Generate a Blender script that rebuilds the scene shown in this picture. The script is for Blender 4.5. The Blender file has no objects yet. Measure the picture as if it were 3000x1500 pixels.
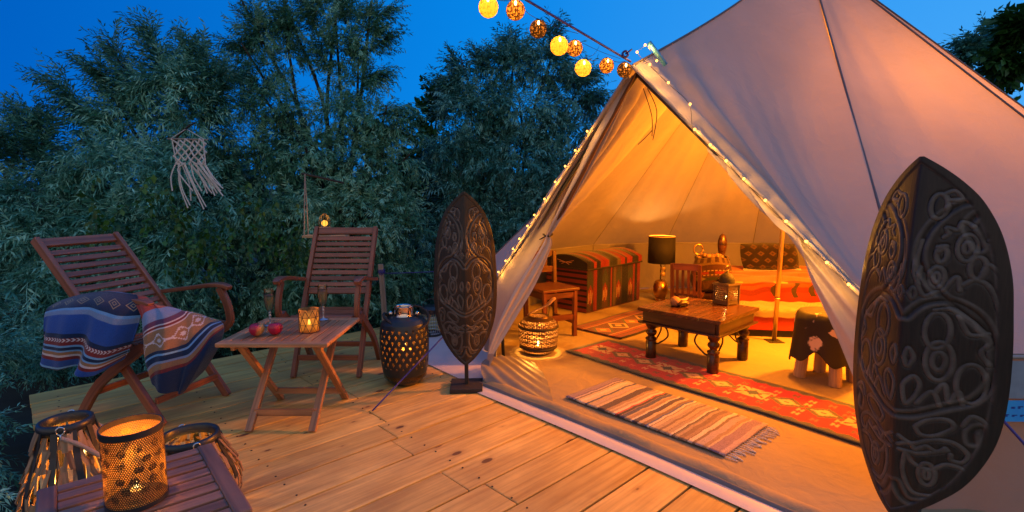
import bpy, bmesh, math, random
import numpy as np
from mathutils import Vector, Matrix
PI = math.pi
S = bpy.context.scene
C = S.collection
R = math.radians

# ------------------------------------------------------------------ camera, sky, exposure
cam_d = bpy.data.cameras.new('camera'); cam = bpy.data.objects.new('camera', cam_d); C.objects.link(cam)
cam_d.sensor_width = 36; cam_d.lens = 36 * 1530 / 3000
cam_d.clip_start = 0.05; cam_d.clip_end = 400
cam.location = (0, 0, 1.2); cam.rotation_euler = (R(90 - 6.57), 0, 0)
S.camera = cam
S.view_settings.view_transform = 'Standard'; S.view_settings.look = 'None'
S.view_settings.exposure = 0.22; S.view_settings.gamma = 1.0
S.view_settings.use_curve_mapping = False
S.cycles.use_denoising = True
S.cycles.max_bounces = 8; S.cycles.transparent_max_bounces = 16
S.cycles.sample_clamp_indirect = 4.0
S.cycles.caustics_reflective = False; S.cycles.caustics_refractive = False

class NT:
    def __init__(s, tree): s.t = tree; s.n = tree.nodes; s.l = tree.links
    def new(s, typ, **kw):
        nd = s.n.new(typ)
        for k, v in kw.items():
            if hasattr(nd, k): setattr(nd, k, v)
        return nd
    def set(s, nd, **kw):
        for k, v in kw.items():
            nd.inputs[k.replace('_', ' ')].default_value = v
        return nd
    def link(s, a, b): s.l.new(a, b)
    def math(s, op, a, b=None, c=None, clamp=False):
        nd = s.n.new('ShaderNodeMath'); nd.operation = op; nd.use_clamp = clamp
        for i, x in enumerate((a, b, c)):
            if x is None: continue
            if isinstance(x, (int, float)): nd.inputs[i].default_value = x
            else: s.link(x, nd.inputs[i])
        return nd.outputs[0]
    def mix(s, f, a, b, mode='MIX'):
        nd = s.n.new('ShaderNodeMix'); nd.data_type = 'RGBA'; nd.blend_type = mode
        for sock, x in ((nd.inputs[0], f), (nd.inputs[6], a), (nd.inputs[7], b)):
            if isinstance(x, (int, float)): sock.default_value = x
            elif isinstance(x, tuple): sock.default_value = (*x, 1) if len(x) == 3 else x
            else: s.link(x, sock)
        return nd.outputs[2]
    def ramp(s, f, stops, interp='LINEAR'):
        nd = s.n.new('ShaderNodeValToRGB'); nd.color_ramp.interpolation = interp
        e = nd.color_ramp.elements
        while len(e) < len(stops): e.new(0.5)
        for i, (p, c) in enumerate(stops):
            e[i].position = p; e[i].color = (*c, 1) if isinstance(c, tuple) else (c, c, c, 1)
        s.link(f, nd.inputs[0]); return nd.outputs[0]

world = bpy.data.worlds.new('World'); S.world = world; world.use_nodes = True
w = NT(world.node_tree); w.n.clear()
tc = w.new('ShaderNodeTexCoord'); sp = w.new('ShaderNodeSeparateXYZ'); w.link(tc.outputs['Generated'], sp.inputs[0])
X, Y, Z = sp.outputs
elev = w.math('MAXIMUM', Z, 0.0)
az = w.math('MULTIPLY_ADD', X, 0.62, 0.45, clamp=True)
hi = w.ramp(az, [(0.0, (0.0, 0.06, 0.36)), (0.45, (0.0, 0.175, 0.64)), (1.0, (0.0, 0.28, 0.80))])
lo = w.ramp(az, [(0.0, (0.0, 0.12, 0.54)), (0.45, (0.004, 0.25, 0.78)), (1.0, (0.11, 0.42, 0.87))])
front = w.mix(w.math('POWER', elev, 0.55), lo, hi)
back = w.ramp(elev, [(0.0, (0.85, 0.58, 0.42)), (0.35, (0.42, 0.43, 0.46)), (1.0, (0.22, 0.32, 0.50))])
bf = w.math('MULTIPLY_ADD', Y, -0.8, 0.30, clamp=True)
bfr = w.ramp(bf, [(0.0, 0.0), (1.0, 1.0)], 'EASE')
skyc = w.mix(bfr, front, back)
below = w.math('MULTIPLY', Z, -12.0, clamp=True)
skyc = w.mix(below, skyc, (0.01, 0.02, 0.02))
bg = w.new('ShaderNodeBackground'); w.link(skyc, bg.inputs[0]); bg.inputs[1].default_value = 1.0
wo = w.new('ShaderNodeOutputWorld'); w.link(bg.outputs[0], wo.inputs[0])

# ------------------------------------------------------------------ helpers
def tag(o, label=None, cat=None, group=None, kind=None):
    if label: o['label'] = label
    if cat: o['category'] = cat
    if group: o['group'] = group
    if kind: o['kind'] = kind
    return o
def thing(name, label, cat, loc=(0, 0, 0), rz=0, group=None):
    o = bpy.data.objects.new(name, None); C.objects.link(o)
    o.location = loc; o.rotation_euler = (0, 0, rz); o.empty_display_size = .1
    return tag(o, label, cat, group)
def copy_tree(o, parent=None):
    c = o.copy(); C.objects.link(c); c.parent = parent
    for ch in list(o.children): copy_tree(ch, c)
    return c

class MB:
    """collects quads / ngons with UVs; build() links them as ONE mesh object"""
    def __init__(s): s.v = []; s.f = []; s.uv = []
    def add(s, vs, fs, uvs):
        b = len(s.v); s.v += [tuple(v) for v in vs]
        for f, u in zip(fs, uvs): s.f.append([b + i for i in f]); s.uv += u
        return s
    def frame_box(s, c, ax, ay, az_, hx, hy, hz):
        c = Vector(c); vs = []
        for k in (-1, 1):
            for j in (-1, 1):
                for i in (-1, 1): vs.append(c + ax * hx * i + ay * hy * j + az_ * hz * k)
        fs = [(0, 2, 3, 1), (4, 5, 7, 6), (0, 1, 5, 4), (2, 6, 7, 3), (0, 4, 6, 2), (1, 3, 7, 5)]
        o = random.random() * 10
        L = {'x': hx, 'y': hy, 'z': hz}
        long_ = max(L, key=L.get)
        def uv(i):
            p = (hx * (1 if i & 1 else -1), hy * (1 if i & 2 else -1), hz * (1 if i & 4 else -1))
            if long_ == 'x': return (p[0] + o, p[1] + p[2] + o)
            if long_ == 'y': return (p[1] + o, p[0] + p[2] + o)
            return (p[2] + o, p[0] + p[1] + o)
        return s.add(vs, fs, [[uv(i) for i in f] for f in fs])
    def box(s, c, size, rz=0):
        m = Matrix.Rotation(rz, 3, 'Z')
        return s.frame_box(c, m @ Vector((1, 0, 0)), m @ Vector((0, 1, 0)), Vector((0, 0, 1)), size[0] / 2, size[1] / 2, size[2] / 2)
    def bar(s, p0, p1, w_, t, up=(0, 0, 1)):
        p0 = Vector(p0); p1 = Vector(p1); d = p1 - p0; L = d.length; d.normalize()
        sd = d.cross(Vector(up))
        if sd.length < 1e-4: sd = d.cross(Vector((1, 0, 0)))
        sd.normalize(); u = sd.cross(d).normalized()
        return s.frame_box((p0 + p1) / 2, d, sd, u, L / 2, w_ / 2, t / 2)
    def sweep_rect(s, pts, w_, t, side):
        """rectangular section swept along pts; w_ along `side`, t across; w_/t may be lists"""
        pts = [Vector(p) for p in pts]; n = len(pts); side = Vector(side).normalized()
        W = w_ if isinstance(w_, list) else [w_] * n; T = t if isinstance(t, list) else [t] * n
        vs = []; d0 = random.random() * 10; dist = d0; ds = []
        for i, p in enumerate(pts):
            a = pts[max(i - 1, 0)]; b = pts[min(i + 1, n - 1)]
            d = (b - a).normalized(); up = side.cross(d).normalized()
            sd = side
            for (i1, i2) in ((-1, -1), (1, -1), (1, 1), (-1, 1)):
                vs.append(p + sd * W[i] / 2 * i1 + up * T[i] / 2 * i2)
            if i: dist += (p - pts[i - 1]).length
            ds.append(dist)
        fs = []; us = []
        cw = [0, W[0], W[0] + T[0], 2 * W[0] + T[0], 2 * (W[0] + T[0])]
        for i in range(n - 1):
            for k in range(4):
                k2 = (k + 1) % 4
                fs.append((i * 4 + k, i * 4 + k2, i * 4 + 4 + k2, i * 4 + 4 + k))
                us.append([(ds[i], cw[k]), (ds[i], cw[k + 1]), (ds[i + 1], cw[k + 1]), (ds[i + 1], cw[k])])
        fs.append((3, 2, 1, 0)); us.append([(0, 0), (0, .02), (.02, .02), (.02, 0)])
        b = 4 * (n - 1); fs.append((b, b + 1, b + 2, b + 3)); us.append([(0, 0), (0, .02), (.02, .02), (.02, 0)])
        return s.add(vs, fs, us)
    def tube(s, pts, r, seg=8, cap=True):
        pts = [Vector(p) for p in pts]; n = len(pts); Rr = r if isinstance(r, (list, tuple)) else [r] * n
        vs = []; ref = None; dist = 0; ds = []
        for i, p in enumerate(pts):
            d = (pts[min(i + 1, n - 1)] - pts[max(i - 1, 0)])
            if d.length < 1e-9: d = Vector((0, 0, 1))
            d.normalize()
            if ref is None: ref = Vector((0, 0, 1)) if abs(d.z) < .9 else Vector((1, 0, 0))
            a = d.cross(ref).normalized(); b = a.cross(d).normalized(); ref = b
            for k in range(seg):
                t = 2 * PI * k / seg; vs.append(p + (a * math.cos(t) + b * math.sin(t)) * Rr[i])
            if i: dist += (p - pts[i - 1]).length
            ds.append(dist)
        fs = []; us = []
        for i in range(n - 1):
            for k in range(seg):
                k2 = (k + 1) % seg
                fs.append((i * seg + k, i * seg + k2, (i + 1) * seg + k2, (i + 1) * seg + k))
                c0 = k / seg * 2 * PI * Rr[i]; c1 = (k + 1) / seg * 2 * PI * Rr[i]
                us.append([(ds[i], c0), (ds[i], c1), (ds[i + 1], c1), (ds[i + 1], c0)])
        if cap:
            fs.append(tuple(range(seg))[::-1]); us.append([(0, 0)] * seg)
            fs.append(tuple((n - 1) * seg + k for k in range(seg))); us.append([(0, 0)] * seg)
        return s.add(vs, fs, us)
    def lathe(s, prof, c=(0, 0, 0), seg=32, sx=1, sy=1):
        n = len(prof); vs = []
        for r, z in prof:
            for k in range(seg):
                t = 2 * PI * k / seg; vs.append((c[0] + r * math.cos(t) * sx, c[1] + r * math.sin(t) * sy, c[2] + z))
        fs = []; us = []
        for i in range(n - 1):
            for k in range(seg):
                k2 = (k + 1) % seg
                fs.append((i * seg + k, i * seg + k2, (i + 1) * seg + k2, (i + 1) * seg + k))
                us.append([(k / seg, prof[i][1]), ((k + 1) / seg, prof[i][1]), ((k + 1) / seg, prof[i + 1][1]), (k / seg, prof[i + 1][1])])
        return s.add(vs, fs, us)
    def sphere(s, c, r, seg=16, sz=1.0):
        n = seg // 2
        return s.lathe([(max(r * math.sin(PI * i / n), 1e-4), -r * sz * math.cos(PI * i / n)) for i in range(n + 1)], c, seg)
    def prism(s, poly, z0, z1):
        n = len(poly); vs = [(x, y, z0) for x, y in poly] + [(x, y, z1) for x, y in poly]
        fs = [tuple(range(n))[::-1], tuple(range(n, 2 * n))] + [(i, (i + 1) % n, n + (i + 1) % n, n + i) for i in range(n)]
        return s.add(vs, fs, [[(vs[i][0], vs[i][1]) for i in f] for f in fs])
    def build(s, name, mat, parent=None, smooth=False, bevel=0, world=False, solid=0, sub=0, label=None):
        me = bpy.data.meshes.new(name)
        vs = s.v
        if world and parent is not None:
            l = parent.location; vs = [(v[0] - l[0], v[1] - l[1], v[2] - l[2]) for v in vs]
        me.from_pydata(vs, [], s.f)
        uvl = me.uv_layers.new(name='UVMap')
        uvl.data.foreach_set('uv', np.array(s.uv, dtype=np.float32).ravel())
        if smooth: me.shade_smooth()
        me.materials.append(mat)
        o = bpy.data.objects.new(name, me); C.objects.link(o)
        if parent is not None: o.parent = parent
        if solid:
            m = o.modifiers.new('s', 'SOLIDIFY'); m.thickness = solid; m.offset = 0
        if bevel:
            m = o.modifiers.new('b', 'BEVEL'); m.width = bevel; m.segments = 2; m.limit_method = 'ANGLE'
        if sub:
            m = o.modifiers.new('u', 'SUBSURF'); m.levels = sub; m.render_levels = sub
        if label: o['label'] = label
        return o

def grid_mesh(name, P, mat, parent=None, uv=None, mask=None, smooth=True, solid=0, world=False, close=False, label=None, col=None, smode=None):
    """P: (n,m,3) numpy grid of points -> one mesh; mask (n-1,m-1[+1 if closed]) keeps faces"""
    n, m = P.shape[:2]
    V = P.reshape(-1, 3).astype(np.float64)
    if world and parent is not None: V = V - np.array(parent.location)
    I, J = np.meshgrid(np.arange(n - 1), np.arange(m if close else m - 1), indexing='ij')
    J2 = (J + 1) % m
    F = np.stack([I * m + J, I * m + J2, (I + 1) * m + J2, (I + 1) * m + J], -1).reshape(-1, 4)
    if uv is None:
        U, W_ = np.meshgrid(np.linspace(0, 1, n), np.linspace(0, 1, m), indexing='ij'); uv = np.stack([W_, U], -1)
    if close:
        u0 = uv[:, :, :]; uvn = np.concatenate([u0, u0[:, :1] + np.array([1.0, 0])], 1)
        UVF = np.stack([uvn[I, J], uvn[I, J + 1], uvn[I + 1, J + 1], uvn[I + 1, J]], 2).reshape(-1, 4, 2)
    else: UVF = uv.reshape(-1, 2)[F]
    if mask is not None:
        k = mask.reshape(-1); F = F[k]; UVF = UVF[k]
    me = bpy.data.meshes.new(name)
    me.vertices.add(len(V)); me.vertices.foreach_set('co', V.ravel())
    me.loops.add(F.size); me.loops.foreach_set('vertex_index', F.ravel().astype(np.int32))
    me.polygons.add(len(F)); me.polygons.foreach_set('loop_start', np.arange(0, F.size, 4, dtype=np.int32))
    me.uv_layers.new(name='UVMap').data.foreach_set('uv', UVF.astype(np.float32).ravel())
    if col is not None:
        a = me.attributes.new('wear_or_shade', 'FLOAT', 'POINT'); a.data.foreach_set('value', col.astype(np.float32).ravel())
    me.update(); me.validate()
    if smooth: me.shade_smooth()
    me.materials.append(mat)
    o = bpy.data.objects.new(name, me); C.objects.link(o)
    if parent is not None: o.parent = parent
    if solid:
        md = o.modifiers.new('s', 'SOLIDIFY'); md.thickness = solid; md.offset = 0
    if label: o['label'] = label
    return o

def point(name, loc, power, color, radius=.02, parent=None):
    d = bpy.data.lights.new(name, 'POINT'); d.energy = power; d.color = color; d.shadow_soft_size = radius
    o = bpy.data.objects.new(name, d); C.objects.link(o)
    if parent is not None:
        o.parent = parent; loc = Vector(loc) - parent.location if True else loc
    o.location = loc
    return o

def catmull(pts, n=12):
    pts = [np.array(p, float) for p in pts]; P = [pts[0]] + pts + [pts[-1]]; out = []
    for i in range(1, len(P) - 2):
        for k in range(n):
            t = k / n
            out.append(.5 * ((2 * P[i]) + (-P[i - 1] + P[i + 1]) * t + (2 * P[i - 1] - 5 * P[i] + 4 * P[i + 1] - P[i + 2]) * t * t + (-P[i - 1] + 3 * P[i] - 3 * P[i + 1] + P[i + 2]) * t ** 3))
    out.append(P[-2]); return out
def bicubic(ctrl, n, m):
    c = np.array(ctrl, float)
    rows = [np.array(catmull(r_, 10)) for r_ in c]
    rows = np.array(rows)
    cols = np.array([np.array(catmull(list(rows[:, j]), 10)) for j in range(rows.shape[1])])
    g_ = cols.transpose(1, 0, 2)
    ii = np.linspace(0, g_.shape[0] - 1, n); jj = np.linspace(0, g_.shape[1] - 1, m)
    i0 = np.clip(ii.astype(int), 0, g_.shape[0] - 2); fi = (ii - i0)[:, None, None]
    j0 = np.clip(jj.astype(int), 0, g_.shape[1] - 2); fj = (jj - j0)[None, :, None]
    a = g_[i0][:, j0]; b = g_[i0 + 1][:, j0]; c_ = g_[i0][:, j0 + 1]; d = g_[i0 + 1][:, j0 + 1]
    return a * (1 - fi) * (1 - fj) + b * fi * (1 - fj) + c_ * (1 - fi) * fj + d * fi * fj

# ------------------------------------------------------------------ materials
def mat(name):
    m = bpy.data.materials.new(name); m.use_nodes = True
    t = NT(m.node_tree); t.n.clear()
    out = t.new('ShaderNodeOutputMaterial'); b = t.new('ShaderNodeBsdfPrincipled'); t.link(b.outputs[0], out.inputs[0])
    return m, t, b, out
def simple(name, col, rough=.6, metal=0, bump=0, bscale=60, var=.0, coat=0):
    m, t, b, out = mat(name)
    b.inputs['Roughness'].default_value = rough; b.inputs['Metallic'].default_value = metal
    tc = t.new('ShaderNodeTexCoord'); nz = t.new('ShaderNodeTexNoise'); t.link(tc.outputs['Object'], nz.inputs[0])
    nz.inputs['Scale'].default_value = bscale; nz.inputs['Detail'].default_value = 4
    v = var if var else .12
    c = t.mix(nz.outputs[0], tuple(x * (1 - v * 2) for x in col), tuple(min(1, x * (1 + v)) for x in col))
    t.link(c, b.inputs['Base Color'])
    if coat: b.inputs['Coat Weight'].default_value = coat
    if bump:
        bp = t.new('ShaderNodeBump'); bp.inputs['Strength'].default_value = bump; bp.inputs['Distance'].default_value = .003
        t.link(nz.outputs[0], bp.inputs['Height']); t.link(bp.outputs[0], b.inputs['Normal'])
    return m
def wood(name, c1, c2, rough=.5, knots=False, grain=1.0, dirt=.0, bump=.3, knotc=(.10, .04, .015)):
    m, t, b, out = mat(name)
    uv = t.new('ShaderNodeUVMap'); oi = t.new('ShaderNodeObjectInfo')
    rnd = oi.outputs['Random']
    cx = t.new('ShaderNodeCombineXYZ'); t.link(t.math('MULTIPLY', rnd, 37.0), cx.inputs[0]); t.link(t.math('MULTIPLY', rnd, 91.0), cx.inputs[1])
    va = t.new('ShaderNodeVectorMath', operation='ADD'); t.link(uv.outputs[0], va.inputs[0]); t.link(cx.outputs[0], va.inputs[1])
    base = va.outputs[0]
    mp = t.new('ShaderNodeMapping'); t.link(base, mp.inputs[0]); mp.inputs['Scale'].default_value = (2.2 * grain, 34 * grain, 1)
    wv = t.new('ShaderNodeTexNoise'); t.link(mp.outputs[0], wv.inputs[0]); wv.inputs['Scale'].default_value = 1; wv.inputs['Detail'].default_value = 6; wv.inputs['Roughness'].default_value = .6
    mp2 = t.new('ShaderNodeMapping'); t.link(base, mp2.inputs[0]); mp2.inputs['Scale'].default_value = (1.3, 6, 1)
    n2 = t.new('ShaderNodeTexNoise'); t.link(mp2.outputs[0], n2.inputs[0]); n2.inputs['Scale'].default_value = 1.5; n2.inputs['Detail'].default_value = 3; n2.inputs['Distortion'].default_value = .6
    f = t.ramp(t.math('MULTIPLY_ADD', wv.outputs[0], .6, t.math('MULTIPLY', n2.outputs[0], .4)), [(.34, 0.0), (.62, 1.0)])
    col = t.mix(f, c1, c2)
    hgt = wv.outputs[0]
    # cathedral figure
    wav = t.new('ShaderNodeTexWave'); wav.wave_type = 'BANDS'; wav.bands_direction = 'Y'
    mp4 = t.new('ShaderNodeMapping'); t.link(base, mp4.inputs[0]); mp4.inputs['Scale'].default_value = (.8, 9 * grain, 1); t.link(mp4.outputs[0], wav.inputs[0])
    wav.inputs['Scale'].default_value = .9; wav.inputs['Distortion'].default_value = 7; wav.inputs['Detail'].default_value = 2; wav.inputs['Detail Scale'].default_value = .5
    wf = t.ramp(wav.outputs['Fac'], [(.0, 1.0), (.22, 0.0)])
    col = t.mix(t.math('MULTIPLY', wf, .35 if not knots else .16), col, tuple(x * .5 for x in c1))
    bright = t.math('MULTIPLY_ADD', rnd, .34, .83)
    hs = t.new('ShaderNodeHueSaturation'); t.link(bright, hs.inputs['Value']); t.link(col, hs.inputs['Color']); col = hs.outputs[0]
    if knots:
        mp3 = t.new('ShaderNodeMapping'); t.link(base, mp3.inputs[0]); mp3.inputs['Scale'].default_value = (4.6, 9.5, 1)
        vo = t.new('ShaderNodeTexVoronoi'); t.link(mp3.outputs[0], vo.inputs[0]); vo.inputs['Scale'].default_value = 1.0; vo.inputs['Randomness'].default_value = 1
        sel = t.new('ShaderNodeSeparateColor'); t.link(vo.outputs['Color'], sel.inputs[0])
        size = t.math('MULTIPLY', t.math('SUBTRACT', sel.outputs[0], .50, clamp=True), .27)
        kd = t.math('SUBTRACT', vo.outputs['Distance'], size)
        kf = t.ramp(kd, [(0.0, 1.0), (.035, 0.0)])
        ring = t.ramp(kd, [(0.0, 1.0), (.16, 0.0)])
        on = t.math('GREATER_THAN', sel.outputs[0], .55)
        col = t.mix(t.math('MULTIPLY', t.math('MULTIPLY', ring, on), .45), col, (.30, .13, .045))
        col = t.mix(t.math('MULTIPLY', t.math('MULTIPLY', kf, on), .92), col, knotc)
    if dirt:
        tcg = t.new('ShaderNodeTexCoord'); gm = t.new('ShaderNodeNewGeometry')
        nd = t.new('ShaderNodeTexNoise'); t.link(gm.outputs['Position'], nd.inputs[0]); nd.inputs['Scale'].default_value = 1.7; nd.inputs['Detail'].default_value = 6; nd.inputs['Roughness'].default_value = .65
        df = t.ramp(nd.outputs[0], [(.42, 0.0), (.72, 1.0)])
        col = t.mix(t.math('MULTIPLY', df, dirt), col, (.24, .15, .075))
    t.link(col, b.inputs['Base Color'])
    t.link(t.math('MULTIPLY_ADD', wv.outputs[0], .3, rough - .15), b.inputs['Roughness'])
    bp = t.new('ShaderNodeBump'); bp.inputs['Strength'].default_value = bump; bp.inputs['Distance'].default_value = .002
    t.link(hgt, bp.inputs['Height']); t.link(bp.outputs[0], b.inputs['Normal'])
    return m
def canvas(name, col, trans=.42, weave=900, stain=.1, wr=.02):
    m, t, b, out = mat(name)
    gm = t.new('ShaderNodeNewGeometry')
    n1 = t.new('ShaderNodeTexNoise'); t.link(gm.outputs['Position'], n1.inputs[0]); n1.inputs['Scale'].default_value = 1.6; n1.inputs['Detail'].default_value = 7; n1.inputs['Roughness'].default_value = .6
    c = t.mix(n1.outputs[0], tuple(x * (1 - stain) for x in col), tuple(min(1, x * (1 + stain * .5)) for x in col))
    n2 = t.new('ShaderNodeTexNoise'); t.link(gm.outputs['Position'], n2.inputs[0]); n2.inputs['Scale'].default_value = 6; n2.inputs['Detail'].default_value = 6; n2.inputs['Distortion'].default_value = 1.2
    bp = t.new('ShaderNodeBump'); bp.inputs['Strength'].default_value = .35; bp.inputs['Distance'].default_value = wr
    t.link(n2.outputs[0], bp.inputs['Height'])
    n3 = t.new('ShaderNodeTexNoise'); t.link(gm.outputs['Position'], n3.inputs[0]); n3.inputs['Scale'].default_value = 260; n3.inputs['Detail'].default_value = 2
    bp2 = t.new('ShaderNodeBump'); bp2.inputs['Strength'].default_value = .25; bp2.inputs['Distance'].default_value = .001
    t.link(n3.outputs[0], bp2.inputs['Height']); t.link(bp.outputs[0], bp2.inputs['Normal'])
    d = t.new('ShaderNodeBsdfDiffuse'); tr = t.new('ShaderNodeBsdfTranslucent'); mx = t.new('ShaderNodeMixShader')
    t.link(c, d.inputs[0]); t.link(bp2.outputs[0], d.inputs['Normal'])
    t.link(t.mix(1.0, c, (1.0, 1.0, .4), 'MULTIPLY'), tr.inputs[0]); t.link(bp2.outputs[0], tr.inputs['Normal'])
    mx.inputs[0].default_value = trans; t.link(d.outputs[0], mx.inputs[1]); t.link(tr.outputs[0], mx.inputs[2])
    t.link(mx.outputs[0], out.inputs[0]); t.n.remove(b)
    return m
def emit(name, col, s, nosample=False):
    m = bpy.data.materials.new(name); m.use_nodes = True; t = NT(m.node_tree); t.n.clear()
    o = t.new('ShaderNodeOutputMaterial'); e = t.new('ShaderNodeEmission'); e.inputs[0].default_value = (*col, 1); e.inputs[1].default_value = s
    t.link(e.outputs[0], o.inputs[0])
    if nosample: m.cycles.emission_sampling = 'NONE'
    return m
def glass(name, col=(1, 1, 1), rough=0.02, amount=.85, thinmix=None, tint=None):
    """thin glass: transparent tint + glossy by Fresnel"""
    m = bpy.data.materials.new(name); m.use_nodes = True; t = NT(m.node_tree); t.n.clear()
    o = t.new('ShaderNodeOutputMaterial'); tr = t.new('ShaderNodeBsdfTransparent'); gl = t.new('ShaderNodeBsdfGlossy'); mx = t.new('ShaderNodeMixShader')
    tr.inputs[0].default_value = (*col, 1); gl.inputs['Roughness'].default_value = rough
    lw = t.new('ShaderNodeLayerWeight'); lw.inputs[0].default_value = .35
    t.link(t.math('MULTIPLY_ADD', lw.outputs['Fresnel'], 1.0, .03, clamp=True), mx.inputs[0])
    t.link(tr.outputs[0], mx.inputs[1]); t.link(gl.outputs[0], mx.inputs[2])
    last = mx.outputs[0]
    if tint:
        tl = t.new('ShaderNodeBsdfTranslucent'); tl.inputs[0].default_value = (*tint, 1); m2 = t.new('ShaderNodeMixShader'); m2.inputs[0].default_value = 1 - amount
        t.link(last, m2.inputs[1]); t.link(tl.outputs[0], m2.inputs[2]); last = m2.outputs[0]
    t.link(last, o.inputs[0]); return m
def image_mat(name, arr, rough=.9, bump=.4, weave=260, trans=0, alpha=None):
    h, w_ = arr.shape[:2]
    im = bpy.data.images.new(name, w_, h); px = np.ones((h, w_, 4), np.float32); px[..., :3] = arr * (.9 if name.startswith('blanket') else 1)
    im.colorspace_settings.name = 'Non-Color'
    im.pixels.foreach_set(px.ravel()); im.update(); im.pack()
    m, t, b, out = mat(name)
    uv = t.new('ShaderNodeUVMap'); ti = t.new('ShaderNodeTexImage'); ti.image = im; ti.interpolation = 'Linear'; t.link(uv.outputs[0], ti.inputs[0])
    gm = t.new('ShaderNodeNewGeometry'); nz = t.new('ShaderNodeTexNoise'); t.link(gm.outputs['Position'], nz.inputs[0]); nz.inputs['Scale'].default_value = weave; nz.inputs['Detail'].default_value = 3
    c = t.mix(.5, ti.outputs[0], nz.outputs[0], 'OVERLAY')
    t.link(c, b.inputs['Base Color']); b.inputs['Roughness'].default_value = rough
    b.inputs['Specular IOR Level'].default_value = .2
    b.inputs['Sheen Weight'].default_value = .25
    bp = t.new('ShaderNodeBump'); bp.inputs['Strength'].default_value = bump; bp.inputs['Distance'].default_value = .002
    t.link(nz.outputs[0], bp.inputs['Height']); t.link(bp.outputs[0], b.inputs['Normal'])
    return m

M = {}
M['deck'] = wood('deck_pine', (.46, .27, .065), (.80, .55, .16), rough=.6, knots=True, dirt=.5, bump=.5)
M['teak'] = wood('oiled_hardwood', (.15, .046, .024), (.33, .115, .062), rough=.45, bump=.3)
M['table'] = wood('light_hardwood', (.24, .11, .055), (.46, .24, .125), rough=.45, bump=.3)
M['fgtable'] = wood('greyed_hardwood', (.15, .075, .05), (.32, .17, .115), rough=.5, bump=.35)
M['dark'] = wood('dark_rosewood', (.018, .007, .004), (.065, .022, .010), rough=.32, bump=.25)
M['darktop'] = wood('rosewood_top', (.035, .013, .006), (.11, .04, .015), rough=.25, bump=.2)
M['redwood'] = wood('red_stained_wood', (.055, .014, .008), (.14, .035, .018), rough=.45, bump=.3)
M['raw'] = wood('raw_log', (.30, .18, .09), (.52, .34, .19), rough=.7, bump=.4)
M['stake'] = wood('grey_stake', (.20, .14, .12), (.38, .30, .26), rough=.8, bump=.4)
M['drift'] = wood('drift_strips', (.13, .07, .035), (.42, .25, .13), rough=.75, bump=.6, grain=2)
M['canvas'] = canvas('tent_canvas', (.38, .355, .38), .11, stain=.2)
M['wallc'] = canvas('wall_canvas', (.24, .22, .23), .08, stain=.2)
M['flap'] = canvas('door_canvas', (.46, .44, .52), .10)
M['inner'] = canvas('sheet_canvas', (.36, .29, .18), .0, stain=.25, wr=.04)
M['sheet_edge'] = simple('groundsheet_edge', (.16, .15, .16), .7, bump=.5, bscale=14)
M['skirt'] = simple('white_skirt', (.62, .58, .60), .55, bump=.4, bscale=9, var=.06)
M['seam'] = simple('seam_tape', (.13, .11, .13), .8, bscale=120)
M['rope_blue'] = simple('blue_rope', (.05, .045, .30), .6, bump=.6, bscale=300)
M['rope_grey'] = simple('grey_rope', (.33, .27, .24), .9, bump=.8, bscale=200)
M['cotton'] = simple('cotton_cord', (.62, .60, .60), .9, bump=.8, bscale=200)
M['black'] = simple('black_enamel', (.018, .022, .028), .38, bump=.1, bscale=90)
M['blackmat'] = simple('black_matt', (.02, .018, .018), .7, bump=.3, bscale=120)
M['iron'] = simple('wrought_iron', (.03, .022, .02), .5, 0.3, bump=.3)
M['chrome'] = simple('polished_neck', (.7, .6, .55), .12, 1.0, bscale=20, var=.04)
M['steel'] = simple('shackle_steel', (.6, .62, .66), .2, 1.0, bscale=20, var=.04)
M['brassdark'] = simple('dark_brass', (.10, .055, .03), .42, .6, bump=.3, bscale=80)
M['gold'] = simple('brushed_gold', (.62, .36, .10), .3, 1.0, bscale=40, var=.08)
M['goldin'] = simple('gold_lining', (.80, .48, .14), .35, .25, bscale=40, var=.08)
M['silver'] = simple('pierced_silver', (.22, .17, .14), .4, .8, bump=.4, bscale=160)
M['brasspole'] = simple('pole_metal', (.55, .42, .22), .3, .9, bscale=30)
M['wax'] = simple('candle_wax', (.85, .75, .55), .5, bscale=30)
M['lampshade'] = simple('black_shade', (.012, .010, .009), .8, bscale=200)
M['soil'] = simple('ground_soil', (.018, .022, .012), .95, bump=1, bscale=6, var=.4)
M['bark'] = simple('bark', (.06, .045, .035), .9, bump=1, bscale=30, var=.4)
M['flame'] = emit('flame', (1, .62, .2), 14, True)
M['flamel'] = emit('flame_small', (1, .60, .18), 12, True)
M['led'] = emit('led_bead', (1, .40, .06), 6, True)
M['clear'] = glass('clear_glass')
M['wine'] = glass('sparkling_wine', (.96, .92, .72), tint=(.95, .85, .5), amount=.72)
M['amber'] = glass('amber_glass', (.95, .62, .20), tint=(1, .62, .18), amount=.40, rough=.1)
M['frost'] = glass('globe_lining', (.9, .8, .6), tint=(1, .8, .5), amount=.35, rough=.3)
WARM = (1.0, .275, .010); CANDLE = (1.0, .38, .05)

# ------------------------------------------------------------------ ground and deck
m_ = MB(); N = 46
xs = np.linspace(-60, 60, 61); ys = np.linspace(-30, 90, 61)
XX, YY = np.meshgrid(xs, ys, indexing='ij')
ZZ = -.30 + .05 * np.sin(XX * 1.3) * np.cos(YY * 1.1) + np.clip(np.hypot(XX, YY - 3) - 9, 0, None) * .03
o = grid_mesh('ground', np.stack([XX, YY, ZZ], -1), M['soil']); tag(o, kind='structure')

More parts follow.
